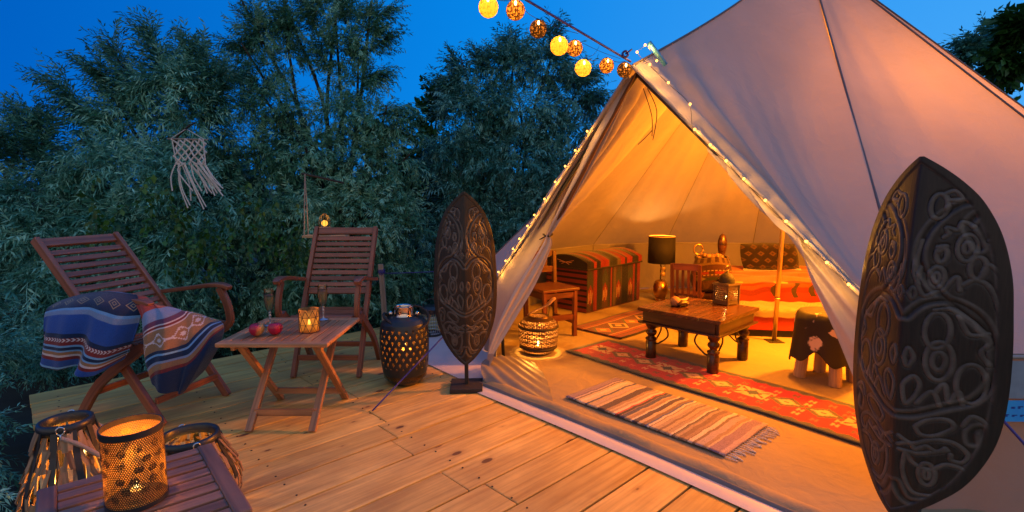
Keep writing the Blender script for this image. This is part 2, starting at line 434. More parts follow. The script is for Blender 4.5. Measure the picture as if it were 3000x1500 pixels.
u = Vector((math.cos(R(43.8)), math.sin(R(43.8)), 0)); nrm = Vector((-u.y, u.x, 0))
deck = bpy.data.objects.new('deck', None); C.objects.link(deck); tag(deck, 'pine plank deck carrying the tent and chairs', kind='structure')
random.seed(3)
edge0, width = 0.145, .2045      # joints measured at .761 .964 1.175 ...
k0 = -8
for k in range(k0, 17):
    a = .761 + k * width; b = a + width
    if a > 4.12: break
    cuts = [0.0 + random.uniform(-.006, .006)]
    L = {0: 1.33, 1: 2.9, 2: 1.33, 3: 1.33}.get(k % 4, 2.2) + random.uniform(-.1, .1)
    if k == 3: L = 1.35
    if k == 0: L = 1.36
    x_ = cuts[0] + L
    while x_ < 6.8:
        cuts.append(x_); x_ += random.uniform(1.9, 3.4)
    cuts.append(7.4)
    for j in range(len(cuts) - 1):
        c0, c1 = cuts[j] + .002, cuts[j + 1] - .002
        th = .028; zt = random.uniform(-.003, .0)
        nseg = max(2, int((c1 - c0) / .25))
        mb = MB()
        cy = (a + b) / 2; hw = (width - .0095) / 2
        mb.frame_box(u * ((c0 + c1) / 2) + nrm * cy + Vector((0, 0, zt - th / 2)), u, nrm, Vector((0, 0, 1)), (c1 - c0) / 2, hw, th / 2)
        mb.build('plank', M['deck'], deck, bevel=.004)
mb = MB(); mb.frame_box(u * 3.7 + nrm * 1.63 + Vector((0, 0, -.14)), u, nrm, Vector((0, 0, 1)), 3.62, 2.48, .10)
jo = mb.build('joist_bed', simple('under_deck', (.03, .02, .015), .9), deck)
jo['kind'] = 'structure'

# ------------------------------------------------------------------ bell tent
APEX = np.array((2.28, 4.30, 3.10)); CEN = np.array((2.25, 4.25)); ER = 2.5; EZ = .60
PEAK = np.array((.585, 2.62, 1.825)); RC = np.array((1.50, 1.86, .615)); LC = np.array((-.12, 3.60, .60))
tent = thing('bell_tent', 'cream canvas bell tent glowing orange with its door flaps tied open', 'tent', (CEN[0], CEN[1], 0))
seam_deg = [253, 289, 325, 360, 396, 431, 456, 480, 510, 536]      # then the left door corner
def eave(t): return np.array((CEN[0] + ER * math.cos(R(t)), CEN[1] + ER * math.sin(R(t)), EZ))
pts_e = [RC] + [eave(t) for t in seam_deg[1:]] + [LC]
rng = np.random.default_rng(5)
def seam_strip(pts, w_=.022, off=.004):
    mb = MB(); mb.tube([Vector(p) for p in pts], w_ * .3, 5); return mb.build('seam', M['seam'], tent, world=True, smooth=True)
def roof_panel(a, b, i):
    n, m = 44, 34
    V, U = np.meshgrid(np.linspace(0, 1, n), np.linspace(0, 1, m), indexing='ij')
    A = APEX[None, None] + (a - APEX) * V[..., None]; B = APEX[None, None] + (b - APEX) * V[..., None]
    P = A * (1 - U[..., None]) + B * U[..., None]
    mid = (a + b) / 2 - APEX; nn = np.cross(b - a, mid); nn /= np.linalg.norm(nn)
    c3 = np.array((CEN[0], CEN[1], .8)); 
    if np.dot(nn, c3 - (a + b) / 2) < 0: nn = -nn      # towards inside
    sag = .075 * np.sin(PI * U) * np.sin(PI * np.clip(V, 0, 1)) ** .8
    wr = .010 * np.sin(U * 23 + 5 * V + i) * V * np.sin(PI * U) + .007 * np.sin(V * 17 + U * 9 + i * 2) * np.sin(PI * U) \
        + .006 * np.sin(V * 70 + i) * (np.exp(-(U / .05) ** 2) + np.exp(-((1 - U) / .05) ** 2)) * np.sin(PI * np.minimum(U, 1 - U) * 12).clip(0, 1) * V + .010 * np.exp(-((U - .07) / .035) ** 2) * V + .010 * np.exp(-((U - .93) / .035) ** 2) * V
    P = P + nn * (sag + wr * (1 - V ** 8))[..., None]
    grid_mesh('roof_panel', P, M['canvas'], tent, world=True)
for i in range(len(pts_e) - 1): roof_panel(pts_e[i], pts_e[i + 1], i)
for i, e in enumerate(pts_e):
    o_ = np.array((e[0] - CEN[0], e[1] - CEN[1], .8)); o_ /= np.linalg.norm(o_)
    seam_strip([APEX + (e - APEX) * t + o_ * .004 for t in np.linspace(0, 1, 12)], .020)
# wall panels
def wall_panel(a, b, i):
    n, m = 16, 40
    V, U = np.meshgrid(np.linspace(0, 1, n), np.linspace(0, 1, m), indexing='ij')
    P = a[None, None] * (1 - U[..., None]) + b[None, None] * U[..., None]
    P = P.copy(); d = P[..., :2] - CEN; r = np.linalg.norm(d, axis=-1); d = d / r[..., None]
    cyl = np.sin(PI * U) * (.04) + .012 * np.sin(U * 31 + i) * V + .014 * np.sin(V * 5 + U * 12 + i)
    P[..., :2] += d * (cyl * (V) - .02 * V)[..., None]
    P[..., 2] = P[..., 2] * (1 - V) + 0.012
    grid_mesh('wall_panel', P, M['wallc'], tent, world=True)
for i in range(len(pts_e) - 1): wall_panel(pts_e[i], pts_e[i + 1], i)
for e in pts_e[1:-1]: seam_strip([e, (e[0] - .02 * (e[0] - CEN[0]) / 2.5, e[1] - .02 * (e[1] - CEN[1]) / 2.5, .02)], .02)
# eave hem
for i in range(len(pts_e) - 1):
    mb = MB(); mb.tube([pts_e[i] + (pts_e[i + 1] - pts_e[i]) * t for t in np.linspace(0, 1, 5)], .008, 6)
    mb.build('eave_hem', M['canvas'], tent, world=True, smooth=True)
# porch: two triangles apex / peak / corner, with tension folds running along the door edge
def porch(corner, sgn):
    n, m = 130, 60     # U: apex->peak , V: -> corner
    U, V = np.meshgrid(np.linspace(0, 1, n), np.linspace(0, 1, m), indexing='ij')
    rp = APEX + (PEAK - APEX) * U[..., None]
    sagr = np.sin(PI * U) * .05; rp = rp - np.array((0, 0, 1)) * sagr[..., None]
    P = rp * (1 - V[..., None]) + corner * V[..., None]
    nn = np.cross(PEAK - APEX, corner - APEX); nn /= np.linalg.norm(nn)
    if np.dot(nn, CEN.tolist() + [1.0] - PEAK) < 0: nn = -nn
    B = np.sin(PI * V)
    e = 1 - U
    sag = .09 * np.sin(PI * U) ** 1.2 * B
    fold = 1.9 * B ** .5 * (.030 * np.exp(-((e - .10) / .035) ** 2) - .018 * np.exp(-((e - .045) / .02) ** 2) + .018 * np.exp(-((e - .20) / .05) ** 2) - .012 * np.exp(-((e - .155) / .025) ** 2))
    wr = .006 * np.sin(e * 60 + V * 6) * B * np.exp(-e * 4) + .010 * np.sin(V * 9 + e * 5) * B
    star = .02 * np.sin(np.arctan2(V + .02, e + .02) * 22) * np.exp(-np.hypot(V * 2.4, e * 2.4) * 3) * (V * (1 - V) * 4) ** .3
    P = P + nn * (sag + fold + wr + star)[..., None]
    grid_mesh('porch_panel', P, M['canvas'], tent, world=True)
porch(RC, 1); porch(LC, -1)
seam_strip([APEX + (PEAK - APEX) * t + np.array((0, 0, .004 - .05 * math.sin(PI * t))) for t in np.linspace(0, 1, 14)], .02)
# door edges: bound hem tubes
for c_ in (RC, LC):
    mb = MB(); mb.tube([PEAK + (c_ - PEAK) * t for t in np.linspace(0, 1, 14)], .010, 7); mb.build('door_hem', M['canvas'], tent, world=True, smooth=True)
# A-frame poles hidden just inside the hem
for c_, ft in ((RC, (1.50, 1.90, .0)), (LC, (-.10, 3.57, .0))):
    mb = MB(); q = PEAK + np.array((.03, .03, -.03)); c2 = c_ + np.array((.04, .05, -.02))
    mb.tube([q, c2, (ft[0] + .04, ft[1] + .04, .015)], .012, 8); mb.build('door_pole', M['blackmat'], tent, world=True, smooth=True)
mb = MB(); mb.tube([(2.155, 4.187, .012), (2.19, 4.22, 1.0), (2.28, 4.30, 3.09)], .017, 16); mb.tube([(2.167, 4.198, .36), (2.1675, 4.1985, .372)], .024, 16)
mb.build('centre_pole', M['brasspole'], tent, world=True, smooth=True)
mb = MB(); mb.box((2.155, 4.187, .014), (.12, .12, .006)); mb.build('pole_foot', M['blackmat'], tent, world=True)

# front side panel (left): canvas between the door edge, the tie and the left door foot
def tri_panel(name, edgeA, edgeB, n=50, m=24, mat_=None, fold=.01, fr=8, seed=0, push=(0, 0, 0)):
    A = np.array(catmull(edgeA, 10)); B = np.array(catmull(edgeB, 10))
    def res(Q, n):
        d = np.r_[0, np.cumsum(np.linalg.norm(np.diff(Q, axis=0), axis=1))]; s_ = np.linspace(0, d[-1], n)
        return np.stack([np.interp(s_, d, Q[:, k]) for k in range(3)], -1)
    A = res(A, n); B = res(B, n)
    U = np.linspace(0, 1, m)[None, :, None]; P = A[:, None] * (1 - U) + B[:, None] * U
    V = np.linspace(0, 1, n)[:, None]; Uf = U[..., 0]
    d = B - A; nn = np.cross(d, np.gradient(A, axis=0)); ln = np.linalg.norm(nn, axis=-1, keepdims=True); nn = nn / np.maximum(ln, 1e-6)
    wd = np.linalg.norm(d, axis=-1)[:, None]
    f = fold * (np.sin(Uf * fr * PI + V * 3 + seed) + .5 * np.sin(Uf * fr * 2.3 + V * 7 + seed * 2)) * np.minimum(1, wd / .12 + .25)
    P = P + nn[:, None, :] * f[..., None] + np.array(push) * (np.sin(PI * Uf) * np.ones_like(V))[..., None]
    return grid_mesh(name, P, mat_ or M['flap'], tent, world=True)
tri_panel('door_side_panel', [PEAK + (LC - PEAK) * .02, PEAK + (LC - PEAK) * .5, LC, (-.15, 3.50, .28), (-.18, 3.42, .03)],
          [PEAK + (LC - PEAK) * .02 + np.array((.01, .03, -.03)), (.335, 3.06, 1.30), (.215, 3.30, .96), (.02, 3.33, .55), (-.16, 3.33, .04)], fold=.006, fr=3, mat_=M['canvas'])
# left flap: gathered, tied at mid height, spreading to the left foot
tri_panel('door_flap', [(0.579, 2.66, 1.774), (0.445, 2.84, 1.522), (0.368, 2.98, 1.335), (0.284, 3.12, 1.136), (0.229, 3.2, 1.001), (0.213, 3.24, 0.956), (0.183, 3.24, 0.882), (0.03, 3.22, 0.634), (-0.095, 3.2, 0.39), (-0.154, 3.18, 0.217)],
          [(0.616, 2.68, 1.798), (0.533, 2.86, 1.545), (0.46, 3.0, 1.363), (0.36, 3.13, 1.155), (0.279, 3.22, 1.007), (0.244, 3.26, 0.955), (0.25, 3.27, 0.884), (0.151, 3.27, 0.651), (0.013, 3.26, 0.422), (-0.121, 3.22, 0.205)], n=110, m=40, fold=.011, fr=4, seed=1)
# dark rolled inner flap edge near the peak on the left
mb = MB(); mb.tube(catmull([(.60, 2.62, 1.79), (.545, 2.74, 1.66), (.47, 2.86, 1.50), (.40, 2.99, 1.33), (.32, 3.12, 1.14), (.245, 3.25, .985)], 6), [.005 + .009 * math.sin(PI * i / 30) for i in range(31)], 8)
mb.build('rolled_netting', simple('brown_netting', (.12, .055, .03), .9, bump=.6, bscale=50), tent, world=True, smooth=True)
mb = MB(); mb.tube([(.225 + .03 * math.cos(t), 3.275 + .03 * math.sin(t), .955 + .006 * math.cos(2 * t)) for t in np.linspace(0, 2 * PI, 14)], .005, 6)
mb.tube([(.225, 3.25, .957), (.17, 3.23, .93)], .004, 5)
mb.build('door_tie', M['blackmat'], tent, world=True)
# right flap
def legR(s_): return PEAK + (RC - PEAK) * s_
tri_panel('door_flap', [legR(.30) + np.array((.02, .04, -.02)), legR(.48) + np.array((.01, .04, -.02)), legR(.66) + np.array((.02, .03, -.02)), legR(.82) + np.array((.02, .03, -.02)), RC + np.array((.01, .03, -.02)), (1.50, 1.93, .30), (1.49, 1.93, .04)],
          [(1.022, 2.27, 1.222), (1.108, 2.2, 1.088), (1.183, 2.14, 1.018), (1.216, 2.1, 0.867), (1.289, 2.06, 0.679), (1.372, 2.02, 0.461), (1.447, 1.98, 0.271), (1.532, 1.95, 0.071)], n=110, m=60, fold=.012, fr=4.5, seed=2)
# peak: ridge spreader stick, brown ties
mb = MB(); mb.tube([(.655, 2.60, 1.93), (.745, 2.62, 1.83)], .012, 10); mb.build('spreader', simple('blue_painted_tube', (.06, .25, .6), .3), tent, world=True, smooth=True)
mb = MB()
for p in ([(.64, 2.62, 1.72), (.70, 2.68, 1.60), (.71, 2.70, 1.50)], [(.66, 2.62, 1.72), (.725, 2.68, 1.62), (.715, 2.70, 1.48)], [(.71, 2.70, 1.53), (.67, 2.68, 1.49), (.63, 2.66, 1.455)]):
    mb.tube(catmull(p, 6), .0022, 5)
mb.build('tie_cord', M['blackmat'], tent, world=True)

# groundsheet inside, raised dark lip and pale skirt at the threshold
def chord_pts(off=0.0):
    a = np.array((-.20, 3.21)); b = np.array((1.46, 1.36)); n = 30
    out = []
    for i in range(n + 1):
        t = i / n; p = a + (b - a) * t
        nv = np.array((-.744, -.668)); out.append(p + nv * (off + -.035 * math.sin(PI * t) * 1))
    return out
arc = [(CEN[0] + 2.46 * math.cos(R(t)), CEN[1] + 2.46 * math.sin(R(t))) for t in range(262, 262 + 292, 8)]
mb = MB(); mb.prism([tuple(p) for p in chord_pts(-.02)] + arc[:-0 or None], .004, .012)
mb.build('groundsheet', M['inner'], tent, world=True)
def lip(off0, off1, z0, z1, name, mt, zb=0):
    A = chord_pts(off0); B = chord_pts(off1); n = len(A); m = 7
    P = np.zeros((n, m, 3))
    for i in range(n):
        for j in range(m):
            t = j / (m - 1); q = A[i] * (1 - t) + B[i] * t
            z = z0 + (z1 - z0) * t + zb * math.sin(PI * t) * (1 + .25 * math.sin(i * 1.1))
            P[i, j] = (q[0], q[1], z)
    return grid_mesh(name, P, mt, tent, world=True)
lip(-.10, .0, .014, .018, 'groundsheet_lip', M['inner'], .020)
lip(.0, .022, .020, .012, 'groundsheet_binding', M['sheet_edge'], .012)
lip(.022, .105, .014, .006, 'threshold_skirt', M['skirt'], .004)
# sagging grey groundsheet corner at the left door foot
rgc = np.random.default_rng(2)
P = bicubic([[(-.20, 3.40, .10), (-.05, 3.55, .09), (.15, 3.62, .02)], [(-.20, 3.26, .09), (-.02, 3.33, .075), (.22, 3.30, .02)], [(-.17, 3.19, .02), (.02, 3.03, .022), (.24, 2.82, .016)]], 30, 40)
P[..., 2] += .006 * np.sin(P[..., 0] * 70 + P[..., 1] * 50)
grid_mesh('groundsheet_corner', P, simple('grey_pvc', (.22, .20, .18), .5, bump=.4, bscale=20), tent, world=True)
# footprint sheet that pokes out on the left of the tent
mb = MB(); mb.prism([(-.16, 3.10), (-.60, 3.62), (-.74, 3.95), (-.70, 4.45), (-.15, 4.6), (.1, 3.6)], .002, .006)
mb.build('footprint_sheet', M['skirt'], tent, world=True)
# wall window flap with its printed label, right of the big shield
def cylpt(t, z, r): return (CEN[0] + r * math.cos(R(t)), CEN[1] + r * math.sin(R(t)), z)
def curved_patch(name, t0, t1, z0, z1, off, mt):
    n, m = 6, 12; P = np.zeros((n, m, 3))
    a = RC; b = eave(289)
    for i in range(n):
        for j in range(m):
            tt = t0 + (t1 - t0) * j / (m - 1); z = z0 + (z1 - z0) * i / (n - 1)
            q = a * (1 - tt) + b * tt; d = (q[:2] - CEN) / np.linalg.norm(q[:2] - CEN)
            bow = .05 * math.sin(PI * tt) * (1 - z / .6)
            P[i, j] = (q[0] + d[0] * (off + bow), q[1] + d[1] * (off + bow), z)
    return grid_mesh(name, P, mt, tent, world=True)
curved_patch('window_band', .03, .75, .60, .46, .012, simple('blue_grey_mesh', (.22, .28, .38), .8, bump=.5, bscale=30))
img = np.zeros((40, 120, 3), np.float32); img[:] = (.03, .30, .85)
rgi = np.random.default_rng(9)
def scrib(y0, y1, xs0, xs1):
    x = xs0
    while x < xs1:
        wd = rgi.integers(3, 6); h = rgi.integers(0, 3)
        img[y0 + h:y1, x:x + 2] = (.01, .03, .25); img[y0 + h:y0 + h + 2, x:x + wd] = (.01, .03, .25)
        if rgi.random() < .5: img[y1 - 2:y1, x:x + wd] = (.01, .03, .25)
        x += wd + 2
scrib(25, 31, 20, 104); scrib(10, 16, 30, 96)
curved_patch('printed_label', .12, .50, .455, .375, .016, image_mat('label_print', img, .4, 0, 10))

# ------------------------------------------------------------------ guy ropes, stake
def rope_thing(label, pts, r=.0045, mt='rope_blue', knot=None):
    t_ = thing('guy_rope', label, 'rope', tuple(pts[0]))
    mb = MB(); mb.tube(pts, r, 6); mb.build('rope', M[mt], t_, world=True, smooth=True)
    if knot:
        for kp in knot:
            mb = MB(); k = Vector(kp); mb.tube([k + Vector((.013 * math.cos(a), .006 * math.sin(3 * a), .013 * math.sin(a))) for a in np.linspace(0, 4 * PI, 24)], r * 1.1, 6)
            mb.tube([k, k + Vector((.03, -.01, .02))], r * .8, 5)
            mb.build('knot', M[mt], t_, world=True, smooth=True)
    return t_
def sagp(a, b, n, s_):
    a = Vector(a); b = Vector(b); return [a + (b - a) * (i / n) - Vector((0, 0, s_ * 4 * (i / n) * (1 - i / n))) for i in range(n + 1)]
rope_thing('blue guy rope running from the deck past the black lantern up to the tent', sagp((-.782, 2.807, .004), LC, 10, -.0), knot=None)
rope_thing('blue guy rope right of the big shield, pegged in front of the tent wall', sagp((1.93, 1.40, .0), (1.60, 1.85, .6), 8, 0))
rope_thing('blue guy rope tied to the wooden stake behind the far chair', sagp((-1.262, 5.0, .455), eave(178), 8, .01), knot=[(-1.262, 4.985, .455)])
top_rope = rope_thing('dark blue guy rope above the globe lights, tied to the tent peak', sagp(PEAK + np.array((-.01, 0, .02)), (-.98, 1.02, 2.13), 12, .0), r=.005, knot=[(.535, 2.56, 1.865)])
st = thing('tent_stake', 'weathered wooden stake with a blue rope behind the far chair', 'stake', (-1.245, 5.0, -.3))
mb = MB(); mb.sweep_rect([(-1.235, 5.0, -.3), (-1.25, 5.0, .2), (-1.268, 5.0, .545)], .05, .03, (1, 0, 0)); mb.build('post', M['stake'], st, world=True, bevel=.004)
mb = MB(); mb.tube([(-1.262 + .032 * math.cos(a), 5.0 + .022 * math.sin(a), .455 + .002 * a) for a in np.linspace(0, 6 * PI, 40)], .0045, 6); mb.build('rope_wrap', M['rope_blue'], st, world=True, smooth=True)

# ------------------------------------------------------------------ fairy lights on the door edges
fl = thing('fairy_lights', 'string of small warm LED bulbs along the tent door edges', 'string lights', tuple(PEAK))
led_px = []
for s_ in (.045, .125, .215, .275, .335, .395, .46, .535, .605, .67, .735, .80): led_px.append(('R', s_))
for s_ in (.232, .308, .375, .445, .525, .605, .662, .732, .79, .86, .93): led_px.append(('L', s_))
rr = random.Random(8); allp = {'R': [], 'L': []}
led_me = None; k_ = 0
def led(p, pw=.16):
    global led_me
    mb = MB(); mb.sphere((0, 0, 0), .0058, 10)
    if led_me is None:
        o = mb.build('bulb', M['led'], fl); led_me = o.data
    else:
        o = bpy.data.objects.new('bulb', led_me); C.objects.link(o); o.parent = fl
    o.location = Vector(p) - fl.location
    d = bpy.data.lights.new('bulb_light', 'POINT'); d.energy = pw * 2.6; d.color = (1, .40, .05); d.shadow_soft_size = .006
    l_ = bpy.data.objects.new('bulb_light', d); C.objects.link(l_); l_.parent = fl; l_.location = Vector(p) - fl.location + Vector((-.006, -.009, -.004))
for sd, s_ in led_px:
    c_ = RC if sd == 'R' else LC
    base = PEAK + (c_ - PEAK) * s_
    off = np.array((-.018, -.022, .004)) if sd == 'R' else np.array((-.022, -.016, .0))
    if sd == 'R' and s_ < .25: off = off + np.array((.045, 0, .045))
    p = base + off; allp[sd].append(p); led(p)
for p in ((.60, 2.60, 1.885), (.635, 2.59, 1.915), (.66, 2.60, 1.905), (.69, 2.58, 1.84)): led(p, .12); allp['R'].insert(0, p)
for sd in ('R', 'L'):
    mb = MB(); q = [Vector(p) + Vector((rr.uniform(-.006, .006), 0.004, rr.uniform(-.01, .004))) for p in allp[sd]]
    mb.tube(catmull(q, 5), .0012, 4); mb.build('wire', M['blackmat'], fl, world=True)

# ------------------------------------------------------------------ globe garland
gl = thing('globe_light_garland', 'garland of glowing woven globes hanging under the rope at the tent peak', 'string lights', (.538, 2.6, 1.795))
globes = [(-.084, 1.95, 1.868, 'y'), (.013, 2.035, 1.886, 'b'), (.107, 2.229, 1.878, 'd'), (.185, 2.127, 1.784, 'y'), (.285, 2.463, 1.865, 'b'), (.308, 2.34, 1.75, 'o'), (.455, 2.6, 1.822, 'b'), (.535, 2.57, 1.795, 'd')]
def globemat(nm, c1, c2, em, dens):
    m, t, b, out = mat(nm)
    tc_ = t.new('ShaderNodeTexCoord'); mp = t.new('ShaderNodeMapping'); mp.inputs['Scale'].default_value = (60, 60, 150); t.link(tc_.outputs['Object'], mp.inputs[0])
    nz = t.new('ShaderNodeTexNoise'); t.link(mp.outputs[0], nz.inputs[0]); nz.inputs['Scale'].default_value = 1; nz.inputs['Detail'].default_value = 3
    mp2 = t.new('ShaderNodeMapping'); mp2.inputs['Scale'].default_value = (150, 150, 40); t.link(tc_.outputs['Object'], mp2.inputs[0])
    n2 = t.new('ShaderNodeTexNoise'); t.link(mp2.outputs[0], n2.inputs[0]); n2.inputs['Scale'].default_value = 1
    f = t.math('MAXIMUM', nz.outputs[0], n2.outputs[0])
    f = t.ramp(f, [(dens, 0.0), (dens + .1, 1.0)])
    t.link(t.mix(f, c1, c2), b.inputs['Base Color']); b.inputs['Roughness'].default_value = .8
    tr = t.new('ShaderNodeBsdfTranslucent'); t.link(t.mix(f, tuple(min(1, x * em) for x in c1), c2), tr.inputs[0]); mx = t.new('ShaderNodeMixShader')
    mx.inputs[0].default_value = .75; t.link(b.outputs[0], mx.inputs[1]); t.link(tr.outputs[0], mx.inputs[2]); t.link(mx.outputs[0], out.inputs[0])
    return m
GM = {'y': globemat('yellow_thread', (.95, .62, .14), (.75, .40, .08), 1.2, .56), 'o': globemat('orange_thread', (.9, .55, .16), (.8, .38, .08), 1.3, .55),
      'b': globemat('brown_thread', (.60, .32, .10), (.12, .06, .03), 1.5, .46), 'd': globemat('dark_thread', (.40, .22, .08), (.05, .03, .02), 1.5, .42)}
GL = {'y': 'yellow thread globe', 'o': 'orange thread globe', 'b': 'brown thread globe', 'd': 'dark brown thread globe'}
for i, (x, y, z, k) in enumerate(globes):
    mb = MB(); mb.sphere((0, 0, 0), .0355, 24, 1.02); o = mb.build('globe', GM[k], gl, smooth=True, label=GL[k]); o.location = Vector((x, y, z)) - gl.location
    mb = MB(); mb.sphere((0, 0, 0), .0045, 10, 2.0); b_ = mb.build('bulb', M['flamel'], o, smooth=True); b_.location = (0, -.034, .014)
    point('globe_light', (x, y, z + .004), {'y': .12, 'o': .13, 'b': .15, 'd': .11}[k], (1, .42, .06), .008, gl)
gp = [Vector(g_[:3]) + Vector((0, 0, .04)) for g_ in globes]
mb = MB(); q = []
for i in range(len(gp) - 1):
    q += sagp(gp[i], gp[i + 1], 6, .012)[:-1]
q = [gp[0] + Vector((-.12, -.12, .05))] + q + [gp[-1], Vector(PEAK)]
mb.tube(q, .0012, 4); mb.build('wire', M['blackmat'], gl, world=True)
mb = MB()
for i in (2, 4, 5):
    r0 = Vector(PEAK) + (Vector((-.98, 1.02, 2.13)) - Vector(PEAK)) * min(.95, max(0, (2.62 - globes[i][1]) / 1.6 - .05))
    mb.tube(catmull([r0, (r0 + gp[i]) / 2 + Vector((.01, 0, -.01)), gp[i]], 5), .001, 4)
mb.build('hanger', M['blackmat'], gl, world=True)

# ------------------------------------------------------------------ armchairs
def armchair(name, label, loc, rz, F, A, T, seat_z=.43, W=.46, group='slatted folding armchairs'):
    t_ = thing(name, label, 'armchair', loc, rz, group)
    hw = W / 2; Fv, Av, Tv = (np.array(p) for p in (F, A, T))   # (s,z)
    def st_at(z): k = (z - Fv[1]) / (Tv[1] - Fv[1]); return Fv[0] + (Tv[0] - Fv[0]) * k
    sx = (1, 0, 0)
    for sg in (-1, 1):
        x = sg * (hw - .012)
        bend = .012
        pts = [(x, Fv[0], 0)] + [(x, st_at(z) + bend * math.sin(PI * z / Tv[1]), z) for z in (.15, .3, .45, .6, .75, .88)] + [(x, Tv[0], Tv[1])]
        mb = MB(); mb.sweep_rect(catmull(pts, 3), .028, .046, sx); mb.build('back_leg', M['teak'], t_, bevel=.003)
        x2 = sg * (hw + .020)
        mb = MB(); mb.sweep_rect(catmull([(x2, Av[0], 0), (x2, Av[0] * .55 + .11 * .45, .21), (x2, .19, seat_z - .02), (x2, .225, seat_z + .02)], 4), .026, .046, sx); mb.build('front_leg', M['teak'], t_, bevel=.003)
        # curved arm post
        mb = MB(); mb.sweep_rect(catmull([(x2, .225, seat_z - .03), (x2, .285, seat_z + .02), (x2, .275, seat_z + .12), (x2, .225, seat_z + .225)], 5), .028, [.05] * 3 + [.042] * 13, sx); mb.build('arm_post', M['teak'], t_, bevel=.003)
        # arm
        s0 = st_at(.60) - .01
        apts = catmull([(x2, s0 - .02, .605), (x2, (s0 + .3) * .35 + s0 * .3, .635), (x2, .17, .668), (x2 + sg * .004, .25, .667), (x2 + sg * .006, .295, .652)], 5)
        mb = MB(); n = len(apts); mb.sweep_rect(apts, [.042 + .020 * math.sin(PI * min(1, (i / n) * 1.15)) if i < n - 1 else .03 for i in range(n)], .024, sx); mb.build('armrest', M['teak'], t_, bevel=.005)
    # back: rails and slats
    d = Tv - np.array((st_at(.55), .55)); Lb = np.linalg.norm(d); d = d / Lb
    back = MB(); c = Tv - d * .03; upv = (0, d[0], d[1])
    def xbar(mbx, s_, z_, hgt, th, w2=hw - .028):
        return mbx.frame_box((0, s_, z_), Vector((1, 0, 0)), Vector((0, d[1], -d[0])), Vector((0, d[0], d[1])), w2, th / 2, hgt / 2)
    xbar(back, c[0], c[1], .052, .022); bo = back.build('backrest', M['teak'], t_, bevel=.003)
    ns = 9; z_bot = .545; k0 = (Tv[1] - .075); 
    for i in range(ns):
        zz = k0 - (k0 - z_bot - .035) * i / (ns - 1) - .004; mb = MB(); xbar(mb, st_at(zz) + .012 * math.sin(PI * zz / Tv[1]) + .002, zz, .0315 if i < ns - 1 else .0315, .014)
        mb.build('slat', M['teak'], bo, bevel=.002)
    mb = MB(); xbar(mb, st_at(z_bot - .01) + .012, z_bot - .012, .045, .022); mb.build('rail', M['teak'], bo, bevel=.003)
    # seat slats across
    s_b, s_f = st_at(seat_z) + .03, .235; n = 8; pitch = (s_f - s_b) / n
    seat = None
    for i in range(n):
        mb = MB(); sc = s_b + pitch * (i + .5); zz = seat_z + .012 * math.sin((i + .5) / n * PI * .9 + 2.6) - .008
        if i == n - 1: mb.tube([(-hw + .03, sc, zz), (hw - .03, sc, zz)], .018, 12)
        else: mb.box((0, sc, zz), (2 * hw - .066, pitch - .008, .016))
        if seat is None: seat = mb.build('seat', M['teak'], t_, bevel=.002)
        else: mb.build('slat', M['teak'], seat, bevel=.002)
    for sg in (-1, 1):
        mb = MB(); mb.bar((sg * (hw - .045), s_b - .03, seat_z - .035), (sg * (hw - .045), s_f, seat_z - .03), .018, .035); mb.build('seat_rail', M['teak'], t_, bevel=.002)
    for (s_, z_, w2) in ((Fv[0] - .055, .12, hw - .03), (Av[0] + .06, .13, hw + .0)):
        mb = MB(); mb.box((0, s_, z_), (2 * w2, .018, .036)); mb.build('stretcher', M['teak'], t_, bevel=.002)
    return t_
armchair('armchair', 'upright slatted wooden armchair behind the small table, seat empty', (-1.235, 3.545, 0), PI, (.19, 0), (-.22, 0), (-.355, .965))
armchair('armchair', 'reclined slatted wooden armchair at the deck edge with a striped blanket over it', (-2.035, 2.906, 0), R(-105), (.265, 0), (-.265, 0), (-.52, .965))

# ------------------------------------------------------------------ folding tables
def slat_table(label, loc, rz, w_, d, z, mt, nsl, along='y', legs=True, frame=.05, cat='table', rail_side=True, name='folding_table'):
    t_ = thing(name, label, cat, loc, rz); hw, hd = w_ / 2, d / 2; th = .022
    top = MB()
    if along == 'y':
        for sg in (-1, 1):
            top.box((0, sg * (hd - frame / 2), z - th / 2), (w_, frame, th))
        for sg in (-1, 1): top.box((sg * (hw - frame / 2), 0, z - th / 2), (frame, d - 2 * frame - .001, th - .001))
    else:
        for sg in (-1, 1): top.box((sg * (hw - frame / 2), 0, z - th / 2), (frame, d, th))
    to = top.build('tabletop', mt, t_, bevel=.006)
    if along == 'y': span = w_ - 2 * frame; ln = d - 2 * frame
    else: span = d; ln = w_ - 2 * frame
    p = span / nsl
    for i in range(nsl):
        c = -span / 2 + p * (i + .5); mb = MB()
        if along == 'y': mb.box((c, 0, z - th / 2 - .001), (p - .007, ln + .002, th - .004))
        else: mb.box((0, c, z - th / 2 - .001), (ln - .001, p - .014, th - .004))
        mb.build('slat', mt, to, bevel=.002)
    for (f0, xi) in ((-1, hw - .115), (1, hw - .085)):
        for sg in (-1, 1):
            mb = MB(); mb.bar((sg * xi, f0 * .225, 0), (sg * xi, -f0 * .20, z - .03), .024, .036, (1, 0, 0)); mb.build('leg', mt, t_, bevel=.002)
        for zz in (.075, z - .10) if f0 < 0 else (.075,):
            k = zz / (z - .03); mb = MB(); mb.box((0, f0 * .225 + (-f0 * .425) * k, zz), (2 * xi, .016, .036)); mb.build('stretcher', mt, t_, bevel=.002)
    for sg in (-1, 1):
        mb = MB(); mb.bar((sg * (hw - .06), -hd + .05, z - th - .016), (sg * (hw - .06), hd - .05, z - th - .016), .02, .03); mb.build('side_rail', mt, t_, bevel=.002)
    return t_
slat_table('small folding table with apples, two flutes and a glowing glass candle holder', (-1.185, 2.775, 0), 0, .555, .555, .48, M['table'], 9)
